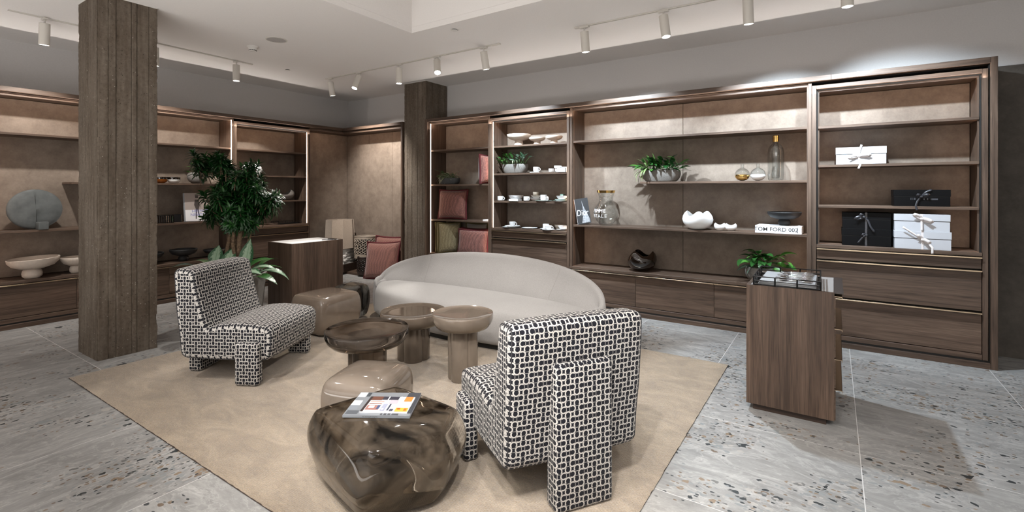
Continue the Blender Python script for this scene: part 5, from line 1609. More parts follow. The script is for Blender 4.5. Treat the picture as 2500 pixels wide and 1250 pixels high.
for (a, b, c, d_, hh, rad) in trunks:
    pts = []
    for k in range(13):
        t = k / 12
        p = RT * (a + (c - a) * t + 0.012 * math.sin(t * 9 + a * 40)) + FWD * (b + (d_ - b) * t + 0.012 * math.cos(t * 8 + b * 50)) + Vector((0, 0, hh * t))
        pts.append(p)
    MB().tube(pts, [rad * (1.15 - 0.45 * k / 12) * (1 + 0.07 * math.sin(k * 2.3)) for k in range(13)], 10).build('trunk', BARK, tr, 60)
def s_pt(px, py, dd):   # offsets in the tree's own frame: sideways, depth, height
    return RT * px + FWD * dd + Vector((0, 0, py))
lobes = [(-0.30, 1.30, 0.0, 0.15, 8), (-0.18, 1.20, -0.08, 0.15, 5), (0.0, 1.16, 0.0, 0.17, 7), (0.16, 1.13, -0.08, 0.15, 7), (0.30, 0.95, 0.0, 0.13, 7), (0.02, 0.98, -0.12, 0.20, 8), (-0.18, 0.92, 0.0, 0.15, 6),
         (-0.27, 0.68, 0.0, 0.08, 3), (-0.13, 0.75, 0.05, 0.12, 4), (0.16, 0.84, 0.05, 0.16, 6), (0.05, 0.82, 0.12, 0.14, 4), (0.32, 0.82, 0.05, 0.10, 3), (0.14, 0.60, -0.02, 0.09, 3), (-0.02, 0.66, -0.1, 0.12, 4), (0.05, 0.78, -0.14, 0.14, 5), (-0.10, 0.84, -0.12, 0.12, 4), (0.22, 0.72, -0.05, 0.12, 4), (0.0, 1.04, 0.16, 0.18, 5), (0.06, 0.70, -0.1, 0.10, 2)]
for (lx, lz, ld, lr, cnt) in lobes:
    for q in range(int(cnt * 1.45)):
        v = Vector((rg_.gauss(0, 1), rg_.gauss(0, 1), rg_.gauss(0, 1))).normalized() * lr * rg_.random() ** 0.4
        c = s_pt(lx + v.x, lz + v.z - 0.06, ld + v.y)
        ctr = s_pt(0.0, 0.70, 0)
        ax = (c - ctr).normalized() * 0.75 + Vector((rg_.uniform(-.35, .35), rg_.uniform(-.35, .35), 0.75))
        ax.normalize()
        qt = Vector((0, 0, 1)).rotation_difference(ax).to_matrix().to_4x4()
        m = MB()
        nl = 32
        for k in range(nl):
            t = k / nl
            az = k * 2.39996 + rg_.uniform(-0.2, 0.2)
            el = 0.15 + 1.15 * t + rg_.uniform(-0.12, 0.12)
            L = rg_.uniform(0.105, 0.15) * (1 - 0.35 * t)
            M = T(*c) @ qt @ T(0, 0, -0.05 + 0.10 * t) @ RZ(az) @ RY(-el)
            leaf_geo(m, L, 0.023, rg_.uniform(0.6, 1.2), 0.25, 4, 0.8, M, base=0.004, mat=1 if (k > nl - 6 and rg_.random() < 0.5) else 0)
        m.tube([c + ax * -0.14, c + ax * 0.03], [0.006, 0.004], 5, 2)
        m.build('leaf_cluster', [LEAF_DARK, LEAF_MID, BARK], tr, 60)
for (a, b) in (((-0.10, 0.42, 0.0), (-0.02, 0.50, -0.1)), ((-0.02, 0.50, -0.1), (0.12, 0.60, -0.05))):
    MB().tube([s_pt(a[0], a[1], a[2]), s_pt((a[0] + b[0]) / 2, (a[1] + b[1]) / 2 + 0.01, (a[2] + b[2]) / 2), s_pt(b[0], b[1], b[2])], 0.006, 6).build('twig', BARK, tr, 60)

ag = thing('foliage_plant', 'broad leaved plant with silver green leaves at the foot of the tall tree', 'plant', (PC[0], PC[1], 0.506))
def by_view(dx, dz, dd=0.0): return RT * dx + FWD * dd + Vector((0, 0, dz))
azr = math.atan2(RT.y, RT.x)
for (dx, dd, side, el, sl, L, W, mat, drp, rl) in (
        (0.16, -0.14, 1.57, 1.35, 0.10, 0.34, 0.155, LEAF_SILVER, 0.15, 0.0), (0.06, -0.14, 2.3, 1.05, 0.13, 0.24, 0.13, LEAF_SILVER, 0.6, -0.3), (0.12, -0.13, 1.9, 1.2, 0.12, 0.24, 0.10, LEAF_MID, 0.7, 0.2),
        (0.16, -0.16, -0.1, 0.85, 0.12, 0.30, 0.085, LEAF_SILVER, 1.3, 0.5), (0.18, -0.14, 0.05, 0.50, 0.16, 0.34, 0.10, LEAF_SILVER, 1.2, 0.3), (0.14, -0.20, -0.5, 0.7, 0.10, 0.26, 0.13, LEAF_SILVER, 0.9, 0.3),
        (0.14, -0.18, 0.3, 1.0, 0.14, 0.28, 0.10, LEAF_MID, 1.0, 0.4), (0.13, -0.22, -1.1, 0.75, 0.08, 0.26, 0.13, LEAF_MID, 0.9, 0.0), (-0.20, -0.14, 3.0, 0.70, 0.16, 0.28, 0.09, LEAF_SATIN, 0.9, 0.5),
        (-0.16, -0.16, 1.7, 1.25, 0.16, 0.22, 0.15, LEAF_SILVER, 0.2, 0.0), (-0.02, -0.20, 1.5, 1.2, 0.12, 0.26, 0.14, LEAF_SILVER, 0.3, 0.3), (0.12, 0.1, 0.9, 0.9, 0.1, 0.26, 0.11, LEAF_MID, 0.8, 0.0),
        (-0.05, -0.22, -1.6, 0.8, 0.08, 0.22, 0.12, LEAF_SILVER, 0.9, 0.0), (0.22, -0.12, 0.5, 0.8, 0.10, 0.26, 0.11, LEAF_MID, 1.0, 0.0), (-0.20, 0.0, 3.1, 1.0, 0.12, 0.26, 0.10, LEAF_MID, 1.0, 0.0),
        (0.20, -0.18, -0.25, 0.35, 0.12, 0.28, 0.11, LEAF_MID, 0.9, 0.2)):
    stem_and_leaf(ag, mat, tuple(by_view(dx, 0.0, dd)), azr + side, el, sl, L, W, drp, 0.12, n=9, roll=rl)

def trough(parent_label, loc, rot, L, D, H, mat, name='stone_planter', cat='planter', rim=0.9):
    o = thing(name, parent_label, cat, loc, rot)
    m = MB()
    n = 64
    prof = [(0.0, 0.0), (0.66, 0.0), (0.82, 0.06), (0.95, 0.35), (1.0, 0.65), (0.985, 0.92), (0.95, 1.0), (0.90, 0.99), (0.89, 0.88), (0.0, 0.86)]
    for i in range(n):
        a = 2 * PI * i / n
        for (q, z) in prof:
            x_, y_ = plan_a(a, L / 2, D / 2, 2.8)
            m.v.append((x_ * q, y_ * q, z * H))
    k = len(prof)
    for i in range(n):
        i2 = (i + 1) % n
        for j in range(k - 1): m.face((i * k + j, i2 * k + j, i2 * k + j + 1, i * k + j + 1))
    ob = m.build('pot', mat, o, 40)
    b = bmesh.new(); b.from_mesh(ob.data); bmesh.ops.remove_doubles(b, verts=b.verts, dist=1e-6); b.to_mesh(ob.data); b.free()
    return o
def grass(parent, center, n, L, W, mat, seed, spread=0.05, az_range=(0, 2 * PI), el_range=(0.7, 1.4), droop=(0.6, 1.9)):
    r = random.Random(seed)
    for k in range(n):
        az = r.uniform(*az_range); el = r.uniform(*el_range)
        root = (center[0] + r.uniform(-spread, spread), center[1] + r.uniform(-spread, spread) * 0.5, center[2])
        m = MB()
        M = T(*root) @ RZ(az) @ RY(-el)
        leaf_geo(m, r.uniform(0.7, 1.0) * L, W, r.uniform(*droop), 0.35, 8, 0.6, M)
        m.build('leaf', mat, parent, 60)
def bushy(parent, center, n, L, W, mats, seed, spread=(0.1, 0.04), el_range=(0.0, 0.9), heart=True, az_range=(0, 2 * PI), stem=(0.06, 0.15), droop=(0.25, 0.8)):
    r = random.Random(seed)
    for k in range(n):
        az = r.uniform(*az_range); el = r.uniform(*el_range)
        root = (center[0] + r.uniform(-spread[0], spread[0]), center[1] + r.uniform(-spread[1], spread[1]), center[2])
        s_ = r.uniform(0.7, 1.15)
        stem_and_leaf(parent, r.choice(mats), root, az, el, r.uniform(*stem), L * s_, W * s_, r.uniform(*droop), 0.15, heart=heart, n=6, roll=r.uniform(-0.5, 0.5), down=el * 0.75)
fr_az = (PI * 0.95, PI * 2.05)
pl = trough('oval grey stone planter on the floating shelf', (-1.645, 5.562, zf), 0, 0.43, 0.20, 0.130, STONE_POT)
p1 = thing('mixed_plants', 'spider plant and glossy green leaves in the planter on the floating shelf', 'plant', (-1.645, 5.562, zf + 0.113))
grass(p1, (-0.13, 0, 0), 18, 0.30, 0.015, LEAF_CREAM, 3, 0.03, (PI * 0.7, PI * 1.6), (0.5, 1.35))
grass(p1, (-0.06, 0, 0), 4, 0.26, 0.018, LEAF_BRIGHT, 4, 0.02, (PI * 0.8, PI * 1.3), (1.25, 1.5), (0.1, 0.4))
bushy(p1, (-0.13, 0, 0), 34, 0.105, 0.05, [LEAF_MID, LEAF_BRIGHT, LEAF_MID], 7, (0.07, 0.05), (0.2, 1.35), az_range=(PI * 0.8, PI * 1.95))
bushy(p1, (0.13, 0, 0), 34, 0.10, 0.04, [LEAF_MID, LEAF_DARK, LEAF_BRIGHT], 9, (0.09, 0.05), (0.2, 1.35), az_range=(PI * 1.05, PI * 2.15))
bushy(p1, (0.03, 0, 0), 20, 0.11, 0.055, [LEAF_MID, LEAF_DARK], 12, (0.12, 0.03), (0.7, 1.45), az_range=fr_az)
for (dx, az, el, sl, L, W, mt, dr) in ((0.03, PI * 1.02, 0.75, 0.09, 0.135, 0.07, LEAF_DARK, 0.3), (0.08, PI * 1.25, 0.95, 0.15, 0.125, 0.055, LEAF_DARK, 0.2), (0.07, -0.15, 0.85, 0.11, 0.12, 0.062, LEAF_MID, 0.5), (0.07, PI * 1.55, 0.8, 0.09, 0.10, 0.08, LEAF_DARK, 1.0), (-0.02, PI * 1.4, 0.5, 0.07, 0.10, 0.07, LEAF_DARK, 0.8)):
    stem_and_leaf(p1, mt, (dx, -0.01, 0), az, el, sl, L, W, dr, 0.12, heart=True, n=7, down=el * 0.35)

pl = trough('oval grey stone planter on the crockery bay shelf', (-3.640, 5.560, za), 0, 0.385, 0.19, 0.125, STONE_POT)
p2 = thing('mixed_plants', 'spider plant and silver arrowhead leaves in the planter above the crockery', 'plant', (-3.640, 5.560, za + 0.110))
grass(p2, (-0.05, 0, 0), 16, 0.29, 0.014, LEAF_PALE, 13, 0.06, (PI * 0.8, PI * 1.9), (0.7, 1.4))
bushy(p2, (-0.08, 0, 0), 30, 0.085, 0.04, [LEAF_BRIGHT, LEAF_MID, LEAF_BRIGHT], 17, (0.08, 0.05), (0.3, 1.4), az_range=fr_az)
bushy(p2, (0.09, 0, 0), 16, 0.10, 0.06, [LEAF_SATIN], 19, (0.05, 0.03), (0.5, 1.3), az_range=(PI * 1.2, PI * 2.1))
pl = trough('charcoal planter on the second shelf of the cushion bay', (-4.83, 5.565, 1.5355), 0, 0.36, 0.19, 0.095, DARK_POT)
p3 = thing('mixed_plants', 'pale variegated trailing leaves in the charcoal planter', 'plant', (-4.83, 5.565, 1.5355 + 0.084))
grass(p3, (-0.02, 0, 0), 44, 0.19, 0.020, LEAF_PALE, 23, 0.10, (PI * 0.9, PI * 2.1), (0.3, 1.2))
bushy(p3, (0.03, 0, 0), 22, 0.09, 0.035, [LEAF_PALE, LEAF_MID], 29, (0.10, 0.04), (0.2, 0.9), az_range=fr_az)
# rounded stone pot on the low deck by the counter
p4p = thing('round_planter', 'rounded grey stone pot on the low deck behind the nearer counter', 'planter', (-0.625, 5.585, 0.5055))
MB().lathe([(0, 0), (0.080, 0.0), (0.115, 0.02), (0.150, 0.07), (0.158, 0.115), (0.150, 0.150), (0.140, 0.156), (0.132, 0.150), (0.136, 0.125), (0, 0.122)], 56).build('pot', STONE_POT, p4p, 40)
p4 = thing('mixed_plants', 'ribbed green and satin silver leaves in the rounded stone pot', 'plant', (-0.625, 5.585, 0.5055 + 0.124))
bushy(p4, (0.04, 0, 0.0), 34, 0.145, 0.085, [LEAF_MID, LEAF_MID, LEAF_BRIGHT], 31, (0.07, 0.05), (0.5, 1.25), az_range=(PI * 0.95, PI * 2.1), stem=(0.10, 0.19), droop=(0.7, 1.3))
for (az, el, sl, L, W, mt) in ((PI * 1.05, 0.30, 0.10, 0.15, 0.09, LEAF_SATIN), (PI * 1.0, 0.75, 0.12, 0.12, 0.10, LEAF_SATIN), (PI * 1.15, 0.5, 0.08, 0.10, 0.06, LEAF_SATIN), (PI * 1.25, 0.2, 0.08, 0.12, 0.07, LEAF_SATIN), (-0.1, 0.45, 0.17, 0.10, 0.075, LEAF_BRIGHT), (-0.05, 0.25, 0.24, 0.10, 0.08, LEAF_MID), (-0.5, 0.2, 0.14, 0.10, 0.07, LEAF_BRIGHT)):
    stem_and_leaf(p4, mt, (0, -0.03, 0.0), az, el, sl, L, W, 0.7, 0.12, heart=True, n=7, down=el * 0.2, roll=0.6)

# ---------------------------------------------------------------- cushions
def cushion(label, loc, rot, w, h, t, mat, trim, group=None, n=18):
    """local x across, z up, y depth; origin at the bottom edge centre"""
    o = thing('cushion', label, 'cushion', loc, rot, group)
    m = MB()
    def P(u, v):
        pinch = 1 - 0.075 * (1 - abs(v) ** 2.0) * (abs(u) ** 3)
        pz = 1 - 0.075 * (1 - abs(u) ** 2.0) * (abs(v) ** 3)
        return u * w / 2 * pinch, (v * pz + 1) * h / 2
    for side in (-1, 1):
        b = len(m.v)
        for j in range(n + 1):
            for i in range(n + 1):
                u = 2 * i / n - 1; v = 2 * j / n - 1
                x_, z_ = P(u, v)
                f = max(0, (1 - u ** 4)) ** 0.5 * max(0, (1 - v ** 4)) ** 0.5
                wr = 0.006 * noise.noise(Vector((u * 3 + loc[0] * 7, v * 3, side * 2.0))) * f
                m.v.append((x_, side * (t / 2 * f ** 0.85 + wr), z_))
        for j in range(n):
            for i in range(n):
                a = b + j * (n + 1) + i
                m.face((a, a + 1, a + n + 2, a + n + 1))
    body = m.build('cover', mat, o, 80)
    pts = []
    for i in range(n): pts.append(P(2 * i / n - 1, -1))
    for i in range(n): pts.append(P(1, 2 * i / n - 1))
    for i in range(n): pts.append(P(1 - 2 * i / n, 1))
    for i in range(n): pts.append(P(-1, 1 - 2 * i / n))
    MB().tube([(x_ * 1.015, 0, (z_ - h / 2) * 1.015 + h / 2) for x_, z_ in pts], 0.0145, 8, closed=True).build('fringe_trim', trim, o, 60)
    return o
GU = 'rust red fringed cushions'; GO = 'olive fringed cushions'
cushion('rust cushion leaning on the lit edge, third shelf down', (-4.765, 5.55, 1.022), (math.radians(-6), math.radians(0), math.radians(8)), 0.49, 0.43, 0.15, RED_TWEED, RED_TRIM, GU)
cushion('rust cushion seen edge on beside the framed bay', (-4.105, 5.56, 1.547), (math.radians(-2), 0, math.radians(80)), 0.30, 0.40, 0.17, RED_TWEED, RED_TRIM, GU)
cushion('front olive cushion upright in the lowest compartment', (-4.800, 5.53, 0.520), (math.radians(-2), 0, math.radians(55)), 0.34, 0.44, 0.13, OLIVE_TWEED, OLIVE_TRIM, GO)
cushion('outer olive cushion nearest the lit edge', (-4.915, 5.605, 0.520), (math.radians(-2), 0, math.radians(55)), 0.34, 0.435, 0.12, OLIVE_TWEED, OLIVE_TRIM, GO)
cushion('sand cushion behind the olive ones', (-4.43, 5.715, 0.520), (math.radians(-1), 0, 0), 0.40, 0.44, 0.08, CUSHION_GREY, OLIVE_TRIM)
cushion('front rust cushion in the lowest compartment', (-4.310, 5.465, 0.520), (math.radians(-6), 0, math.radians(4)), 0.52, 0.36, 0.13, RED_TWEED, RED_TRIM, GU)
cushion('rear rust cushion in the lowest compartment, mostly behind the front one', (-4.380, 5.600, 0.520), (math.radians(-4), 0, math.radians(4)), 0.50, 0.365, 0.09, RED_TWEED, RED_TRIM, GU)
cushion('front rust cushion leaning in the corner niche', (-6.09, 5.325, 0.014), (math.radians(-13), math.radians(-3), math.radians(10)), 0.66, 0.60, 0.16, RED_TWEED, RED_TRIM, GU)
cushion('rear rust cushion leaning in the corner niche', (-6.12, 5.520, 0.054), (math.radians(-10), math.radians(-1), math.radians(8)), 0.66, 0.63, 0.13, RED_TWEED, RED_TRIM, GU)
sg = thing('brochure_stack', 'small stack of white brochures on the cushion bay shelf', 'brochures', (-4.13, 5.47, 1.0105))
for k in range(2): MB().rbox(0, 0.11, 0, 0.15, 0.013 * k, 0.013 * k + 0.010, 0.001).build('brochure', PAPER_WHITE, sg)

# ---------------------------------------------------------------- corner niche: lamp, lanterns
zp = 0.0385
lp = thing('table_lamp', 'big lamp with a pleated sand coloured shade and rough white stone base', 'lamp', (-7.235, 5.42, zp), 0.35)
MB().rbox(-0.21, 0.21, -0.21, 0.21, 0.0, 0.135, 0.004).build('plinth', WOOD_END, lp)
m = MB(); n = 40
STONE_ROUGH = speckled('rough_white_stone', (0.46, 0.44, 0.415), 0.85, 0.15, 26, 0.4, 0.004)
for j in range(22):
    for i in range(n):
        a = 2 * PI * i / n
        x_, y_ = plan_a(a, 0.195, 0.195, 5)
        z_ = 0.136 + 0.25 * j / 21
        k_ = 1 + 0.16 * noise.noise(Vector((x_ * 14, y_ * 14, z_ * 30))) + 0.08 * noise.noise(Vector((x_ * 40, y_ * 40, z_ * 70)))
        m.v.append((x_ * k_, y_ * k_, z_ + (0.012 * noise.noise(Vector((x_ * 20, y_ * 20, z_ * 30))) if 0 < j < 21 else 0)))
for j in range(21):
    for i in range(n): m.face((j * n + i, j * n + (i + 1) % n, (j + 1) * n + (i + 1) % n, (j + 1) * n + i))
m.face(range(n - 1, -1, -1)); m.face(range(21 * n, 22 * n))
m.build('stone_base', STONE_ROUGH, lp, 25)
MB().lathe([(0, 0.387), (0.12, 0.387), (0.12, 0.40), (0, 0.40)], 30).build('neck', WOOD_END, lp)
SHADE = boucle('sand_linen_shade', (0.40, 0.325, 0.26), 200, 0.3)
for k in range(8):
    a0 = 2 * PI * k / 8; a1 = 2 * PI * (k + 1) / 8
    r0, r1 = 0.225, 0.248
    p0 = Vector((math.cos(a0), math.sin(a0), 0)); p1 = Vector((math.cos(a1), math.sin(a1), 0))
    off = 0.012 if k % 2 else 0.0
    m = MB()
    b0 = p0 * (r1 + off); b1 = p1 * (r1 + off); t0 = p0 * (r0 + off); t1 = p1 * (r0 + off)
    zz0, zz1 = 0.40, 0.895
    inn_ = 0.008
    m.add([(b0.x, b0.y, zz0), (b1.x, b1.y, zz0), (t1.x, t1.y, zz1), (t0.x, t0.y, zz1),
           (b0.x * 0.965, b0.y * 0.965, zz0), (b1.x * 0.965, b1.y * 0.965, zz0), (t1.x * 0.965, t1.y * 0.965, zz1), (t0.x * 0.965, t0.y * 0.965, zz1)],
          [(0, 1, 2, 3), (7, 6, 5, 4), (0, 4, 5, 1), (1, 5, 6, 2), (2, 6, 7, 3), (3, 7, 4, 0)])
    m.build('shade_panel', SHADE, lp, 0)

def lantern(label, loc, r, h, mat, group, rim=0.12):
    """cylinder with a pierced hexagon lattice between two plain bands"""
    o = thing('lantern', label, 'lantern', loc, 0, group)
    z0, z1 = h * 0.20, h * (1 - rim)
    MB().lathe([(r, 0), (r, z0), (r - 0.006, z0), (r - 0.006, 0.006), (0, 0.006), (0, 0), (r, 0)], 48).build('lower_band', mat, o, 40)
    MB().lathe([(r, z1), (r, h - 0.008), (r + 0.004, h - 0.004), (r + 0.002, h), (r - 0.006, h), (r - 0.006, z1), (r, z1)], 48).build('upper_band', mat, o, 40)
    m = MB()
    # lattice bars following three directions, each cut short: an open hexagon weave
    rows = 4; cols = max(8, round(2 * PI * r / ((z1 - z0) / rows) / 1.0) // 2 * 2)
    ch = (z1 - z0) / rows; cw = 2 * PI / cols
    def P(a, z): return (r * 0.995 * math.cos(a), r * 0.995 * math.sin(a), z)
    def bar(a0, za_, a1, zb2):
        pts = [P(a0 + (a1 - a0) * t / 3, za_ + (zb2 - za_) * t / 3) for t in range(4)]
        m.tube(pts, 0.0058, 5)
    for j in range(rows):
        for i in range(cols):
            a = (i + 0.5 * (j % 2)) * cw; z = z0 + ch * (j + 0.5)
            hx = [(a + cw * 0.34 * math.cos(PI / 3 * k), z + ch * 0.36 * math.sin(PI / 3 * k)) for k in range(6)]
            for k in range(6): bar(hx[k][0], hx[k][1], hx[(k + 1) % 6][0], hx[(k + 1) % 6][1])
            bar(hx[0][0], hx[0][1], a + cw * 0.66, z); bar(hx[1][0], hx[1][1], a + cw * 0.25, z + ch * 0.64); bar(hx[4][0], hx[4][1], a - cw * 0.25, z - ch * 0.64)
    o2_ = m.build('pierced_lattice', mat, o, 60); o2_['kind'] = 'stuff'
    MB().lathe([(0, 0.0065), (r - 0.03, 0.0065), (r - 0.03, z1), (0, z1)], 32).build('inner_cup', plain_once('lantern_inner', (0.05, 0.045, 0.04), 0.6), o, 40)
    return o
BEIGE_METAL = plain('beige_lacquer', (0.34, 0.285, 0.23), 0.5)
BROWN_METAL = plain('dark_brown_lacquer', (0.022, 0.012, 0.009), 0.4)
GLN = 'pierced lanterns in the corner niche'
st = thing('glass_pedestal', 'smoked glass pedestal carrying the beige lantern', 'pedestal', (-6.78, 5.62, zp))
MB().lathe([(0.13, 0), (0.13, 0.235), (0.124, 0.235), (0.124, 0.004), (0, 0.004), (0, 0), (0.13, 0)], 40).build('cylinder', SMOKE_THIN, st, 40)
MB().lathe([(0, 0.2355), (0.134, 0.2355), (0.134, 0.243), (0, 0.243)], 40).build('cap_plate', BROWN_METAL, st, 40)
ln_ = lantern('beige pierced lantern on the smoked glass pedestal', (-6.765, 5.588, zp + 0.2435), 0.184, 0.375, BEIGE_METAL, GLN)
MB().tube([(0.17 * math.cos(PI * k / 16), 0, 0.37 - 0.02 + 0.035 * math.sin(PI * k / 16)) for k in range(17)], 0.004, 6).build('handle', BEIGE_METAL, ln_)
lantern('dark brown pierced lantern standing beside the glass pedestal', (-6.600, 5.430, zp), 0.115, 0.29, BROWN_METAL, GLN)

# ---------------------------------------------------------------- side wall things
XO = -7.30
dkd = thing('disc_sculpture', 'round grey plaster disc with a folded upright ridge', 'sculpture', (XO, 1.53, 1.0205), PI / 2)
m = MB(); n = 72
RD_, TH_ = 0.218, 0.075
for side in (-1, 1):
    for q in range(9):
        f = q / 8
        for i in range(n):
            a = 2 * PI * i / n
            rr = RD_ * math.sin(f * PI / 2)
            prf = TH_ / 2 * math.cos(f * PI / 2) ** 0.5
            x_ = rr * math.cos(a); z_ = RD_ * 1.002 + rr * math.sin(a)
            step = 0.016 if (side < 0 and x_ > 0.0 and f < 0.98) else 0.0
            m.v.append((x_ * 1.04, side * prf + (step if side < 0 else 0), z_))
for s_ in range(2):
    b = s_ * 9 * n
    for q in range(8):
        for i in range(n): m.face((b + q * n + i, b + q * n + (i + 1) % n, b + (q + 1) * n + (i + 1) % n, b + (q + 1) * n + i))
m.build('disc', GREY_STONE, dkd, 50)
cb = thing('plaster_cube', 'small grey plaster cube in front of the round disc', 'cube', (XO + 0.10, 1.565, 1.0205), PI / 2 + 0.1)
MB().rbox(-0.042, 0.042, -0.042, 0.042, 0, 0.082, 0.004, 2).build('block', GREY_STONE, cb)
footed_bowl('long cream footed bowl with a spout, left of the massive pillar', (XO + 0.03, 1.50, 0.4955), 0.215, 0.215, 0.085, CREAM_CERAMIC, None, 0.012, PI / 2, True)
footed_bowl('smaller cream footed bowl partly hidden by the massive pillar', (XO + 0.0, 1.875, 0.4955), 0.140, 0.185, 0.06, CREAM_CERAMIC, None, 0, 0, True)
footed_bowl('widest black footed bowl on the side wall deck', (XO, 2.985, 0.4955), 0.160, 0.160, 0.062, BLACK_CERAMIC, None, 0, 0, True)
footed_bowl('black footed bowl half hidden behind the leaves', (XO - 0.02, 3.385, 0.4955), 0.135, 0.120, 0.05, BLACK_CERAMIC, None, 0, 0, True)
footed_bowl('black footed bowl at the edge of the massive pillar', (XO, 2.60, 0.4955), 0.150, 0.150, 0.056, BLACK_CERAMIC, None, 0, 0, True)
def small_bowl(label, y, mat_out, mat_in, r=0.075, z=1.5405):
    o = thing('glass_bowl', label, 'bowl', (XO, y, z), 0, 'small glossy bowls by the massive pillar')
    pr_ = [(0, 0.002), (r * 0.4, 0.002), (r * 0.73, 0.013), (r * 0.96, 0.045), (r * 0.985, 0.08), (r * 0.94, 0.08), (r * 0.90, 0.046), (r * 0.66, 0.020), (0, 0.012)]
    MB().lathe(pr_, 40).build('bowl', mat_in, o, 40)
    MB().lathe([(0, 0), (r * 0.4, 0), (r * 0.75, 0.012), (r * 0.93, 0.034), (r * 0.99, 0.050), (r * 0.972, 0.050), (r * 0.72, 0.0145), (0, 0.0015)], 40).build('dipped_base', mat_out, o, 40)
small_bowl('small glossy bowl with an amber outside', 2.725, AMBER, GLOSS_BROWN)
small_bowl('small glossy bowl with a white outside and dark lining', 2.870, WHITE_CERAMIC, GLOSS_BROWN)
rp = thing('round_planter', 'round pale stone pot behind the tree crown, on the side wall', 'planter', (XO - 0.02, 3.165, 1.5405))
MB().lathe([(0, 0), (0.06, 0.0), (0.10, 0.03), (0.122, 0.08), (0.118, 0.125), (0.095, 0.150), (0.085, 0.150), (0.09, 0.135), (0, 0.13)], 48).build('pot', STONE_POT, rp, 40)
p5 = thing('mixed_plants', 'short bright leaves in the round pale pot behind the tree crown', 'plant', (XO - 0.02, 3.165, 1.5405 + 0.132))
bushy(p5, (0, 0, 0), 20, 0.08, 0.035, [LEAF_BRIGHT, LEAF_MID], 41, (0.05, 0.05), (0.1, 1.1))
# books and glass box on the 1.02 shelf
hb = leaning_book('standing_book', 'large standing book with a beach portrait cover and blue title', (XO + 0.03, 3.000, 1.0265), PI / 2, 0.335, 0.385, 0.040, 0, plain_once('sand_cover', (0.36, 0.31, 0.285), 0.4), PAPER_GREY)
hb.rotation_euler = (math.radians(-7), 0, PI / 2)
m = MB(); m.box(0.001, 0.334, -0.0020, -0.0016, 0.001, 0.155); m.build('cover_print', PAPER_WHITE, hb, 0)
m = MB()
dc = plain_once('dark_figure_print', (0.055, 0.045, 0.042), 0.5)
m.tube([(0.150, -0.0025, 0.355), (0.150, -0.0025, 0.315)], [0.022, 0.020], 10, 0, M=T(0, -0.0026, 0) @ Matrix.Diagonal((1, 0.02, 1, 1)))
m.add([(0.125, -0.0028, 0.295), (0.175, -0.0028, 0.295), (0.185, -0.0028, 0.22), (0.168, -0.0028, 0.16), (0.178, -0.0028, 0.05), (0.166, -0.0028, 0.045), (0.150, -0.0028, 0.15), (0.135, -0.0028, 0.03), (0.124, -0.0028, 0.03), (0.130, -0.0028, 0.17), (0.113, -0.0028, 0.22)], [tuple(range(11))])
m.build('cover_figure', dc, hb, 0)
BLUE = plain_once('lilac_blue_print', (0.22, 0.24, 0.52), 0.5)
text('title', 'HELMUT', 0.055, BLUE, hb, T(0.185, -0.0032, 0.135) @ RX(PI / 2), 0.0002)
text('title', 'NEWTON', 0.055, BLUE, hb, T(0.185, -0.0032, 0.085) @ RX(PI / 2), 0.0002)
gx = thing('glass_box', 'low black faceted glass box beside the standing book', 'box', (XO + 0.02, 2.62, 1.0205), PI / 2)
MB().rbox(0, 0.22, -0.07, 0.09, 0.0, 0.105, 0.008, 2).build('body', SMOKE_THIN, gx)
m = MB()
for k in range(9): m.rbox(0.006 + k * 0.0235, 0.020 + k * 0.0235, -0.073, -0.0705, 0.008, 0.095, 0.001)
m.build('facets', GLOSS_BROWN, gx, 30)['kind'] = 'stuff'
MB().rbox(0.006, 0.214, -0.064, 0.084, 0.008, 0.098, 0.004, 2).build('dark_core', BLACK_METAL, gx)
fr_ = thing('photo_frame', 'small black picture frame leaning between glass box and book', 'frame', (XO - 0.02, 2.855, 1.0205), (math.radians(-6), 0, PI / 2))
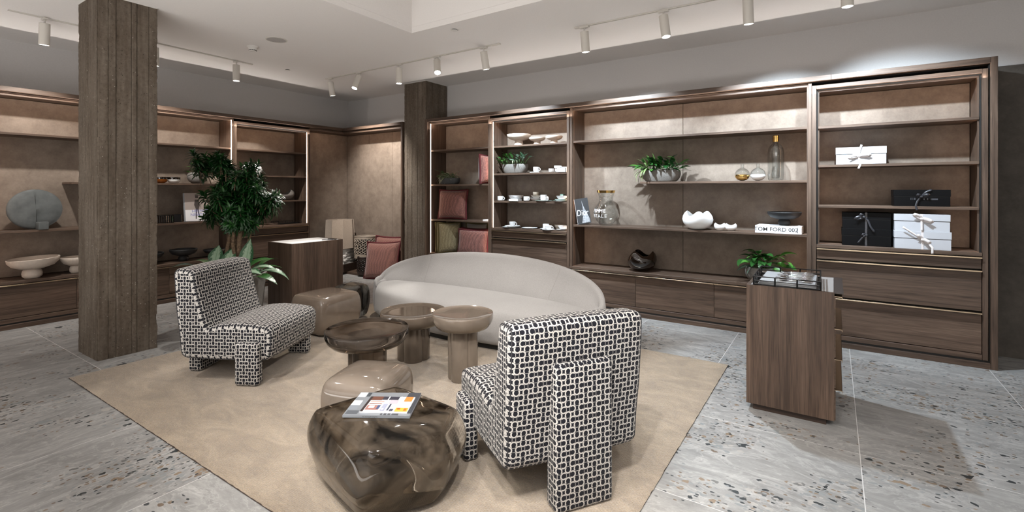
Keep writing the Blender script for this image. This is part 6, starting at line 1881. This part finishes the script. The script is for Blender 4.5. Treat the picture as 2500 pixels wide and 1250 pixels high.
MB().rbox(0, 0.125, 0, 0.012, 0, 0.105, 0.002).build('frame', BLACK_METAL, fr_)
MB().box(0.118, 0.122, -0.0012, 0.0, 0.006, 0.099).build('edge_glint', METAL, fr_, 0)
# framed side bay
horned_bowl('boat_bowl', 'grey boat shaped ceramic bowl with raised ends', (XO, 4.395, 1.2905), 0.185, 0.165, GREY_CERAMIC, 2, PI / 2, 0.50, 1.2, 0.62)
bt = thing('wire_tray', 'long low black wire tray on the framed bay deck by the corner', 'tray', (XO - 0.13, 4.28, 0.9125), 0)
w_, l_, h_ = 0.24, 0.37, 0.040
MB().rbox(0.002, w_ - 0.002, 0.002, l_ - 0.002, 0, 0.004, 0.001).build('base_plate', BLACK_METAL, bt)
for z in (0.007, 0.022, h_): MB().tube([(0, 0, z), (w_, 0, z), (w_, l_, z), (0, l_, z)], 0.0032, 6, closed=True).build('rail', BLACK_METAL, bt)
for (x_, y_) in [(xx, l_ * k / 3) for k in range(4) for xx in (0, w_)]: MB().tube([(x_, y_, 0.001), (x_, y_, h_)], 0.003, 6).build('post', BLACK_METAL, bt)
cp = thing('wooden_spoon', 'small turned brown wooden spoon beside the long wire tray', 'spoon', (XO + 0.02, 4.12, 0.9125), 1.2)
MB().lathe([(0, 0.0), (0.030, 0.004), (0.040, 0.020), (0.036, 0.020), (0, 0.008)], 32).build('bowl', WOOD_X, cp)
MB().tube([(0.036, 0, 0.017), (0.10, 0, 0.020), (0.16, 0, 0.022)], [0.006, 0.005, 0.007], 8).build('handle', WOOD_X, cp)
for k, (y_, lab) in enumerate(((3.83, 'white round vase behind the tree crown, nearer the lit edge'), (3.985, 'second white round vase behind the tree crown'))):
    vv = thing('round_vase', lab, 'vase', (XO, y_, 1.6725), 0, 'white round vases behind the tree')
    MB().lathe([(0, 0), (0.035, 0), (0.065, 0.04), (0.072, 0.09), (0.055, 0.135), (0.030, 0.155), (0.026, 0.17), (0.022, 0.17), (0.026, 0.15), (0, 0.14)], 40).build('body', WHITE_CERAMIC, vv, 40)
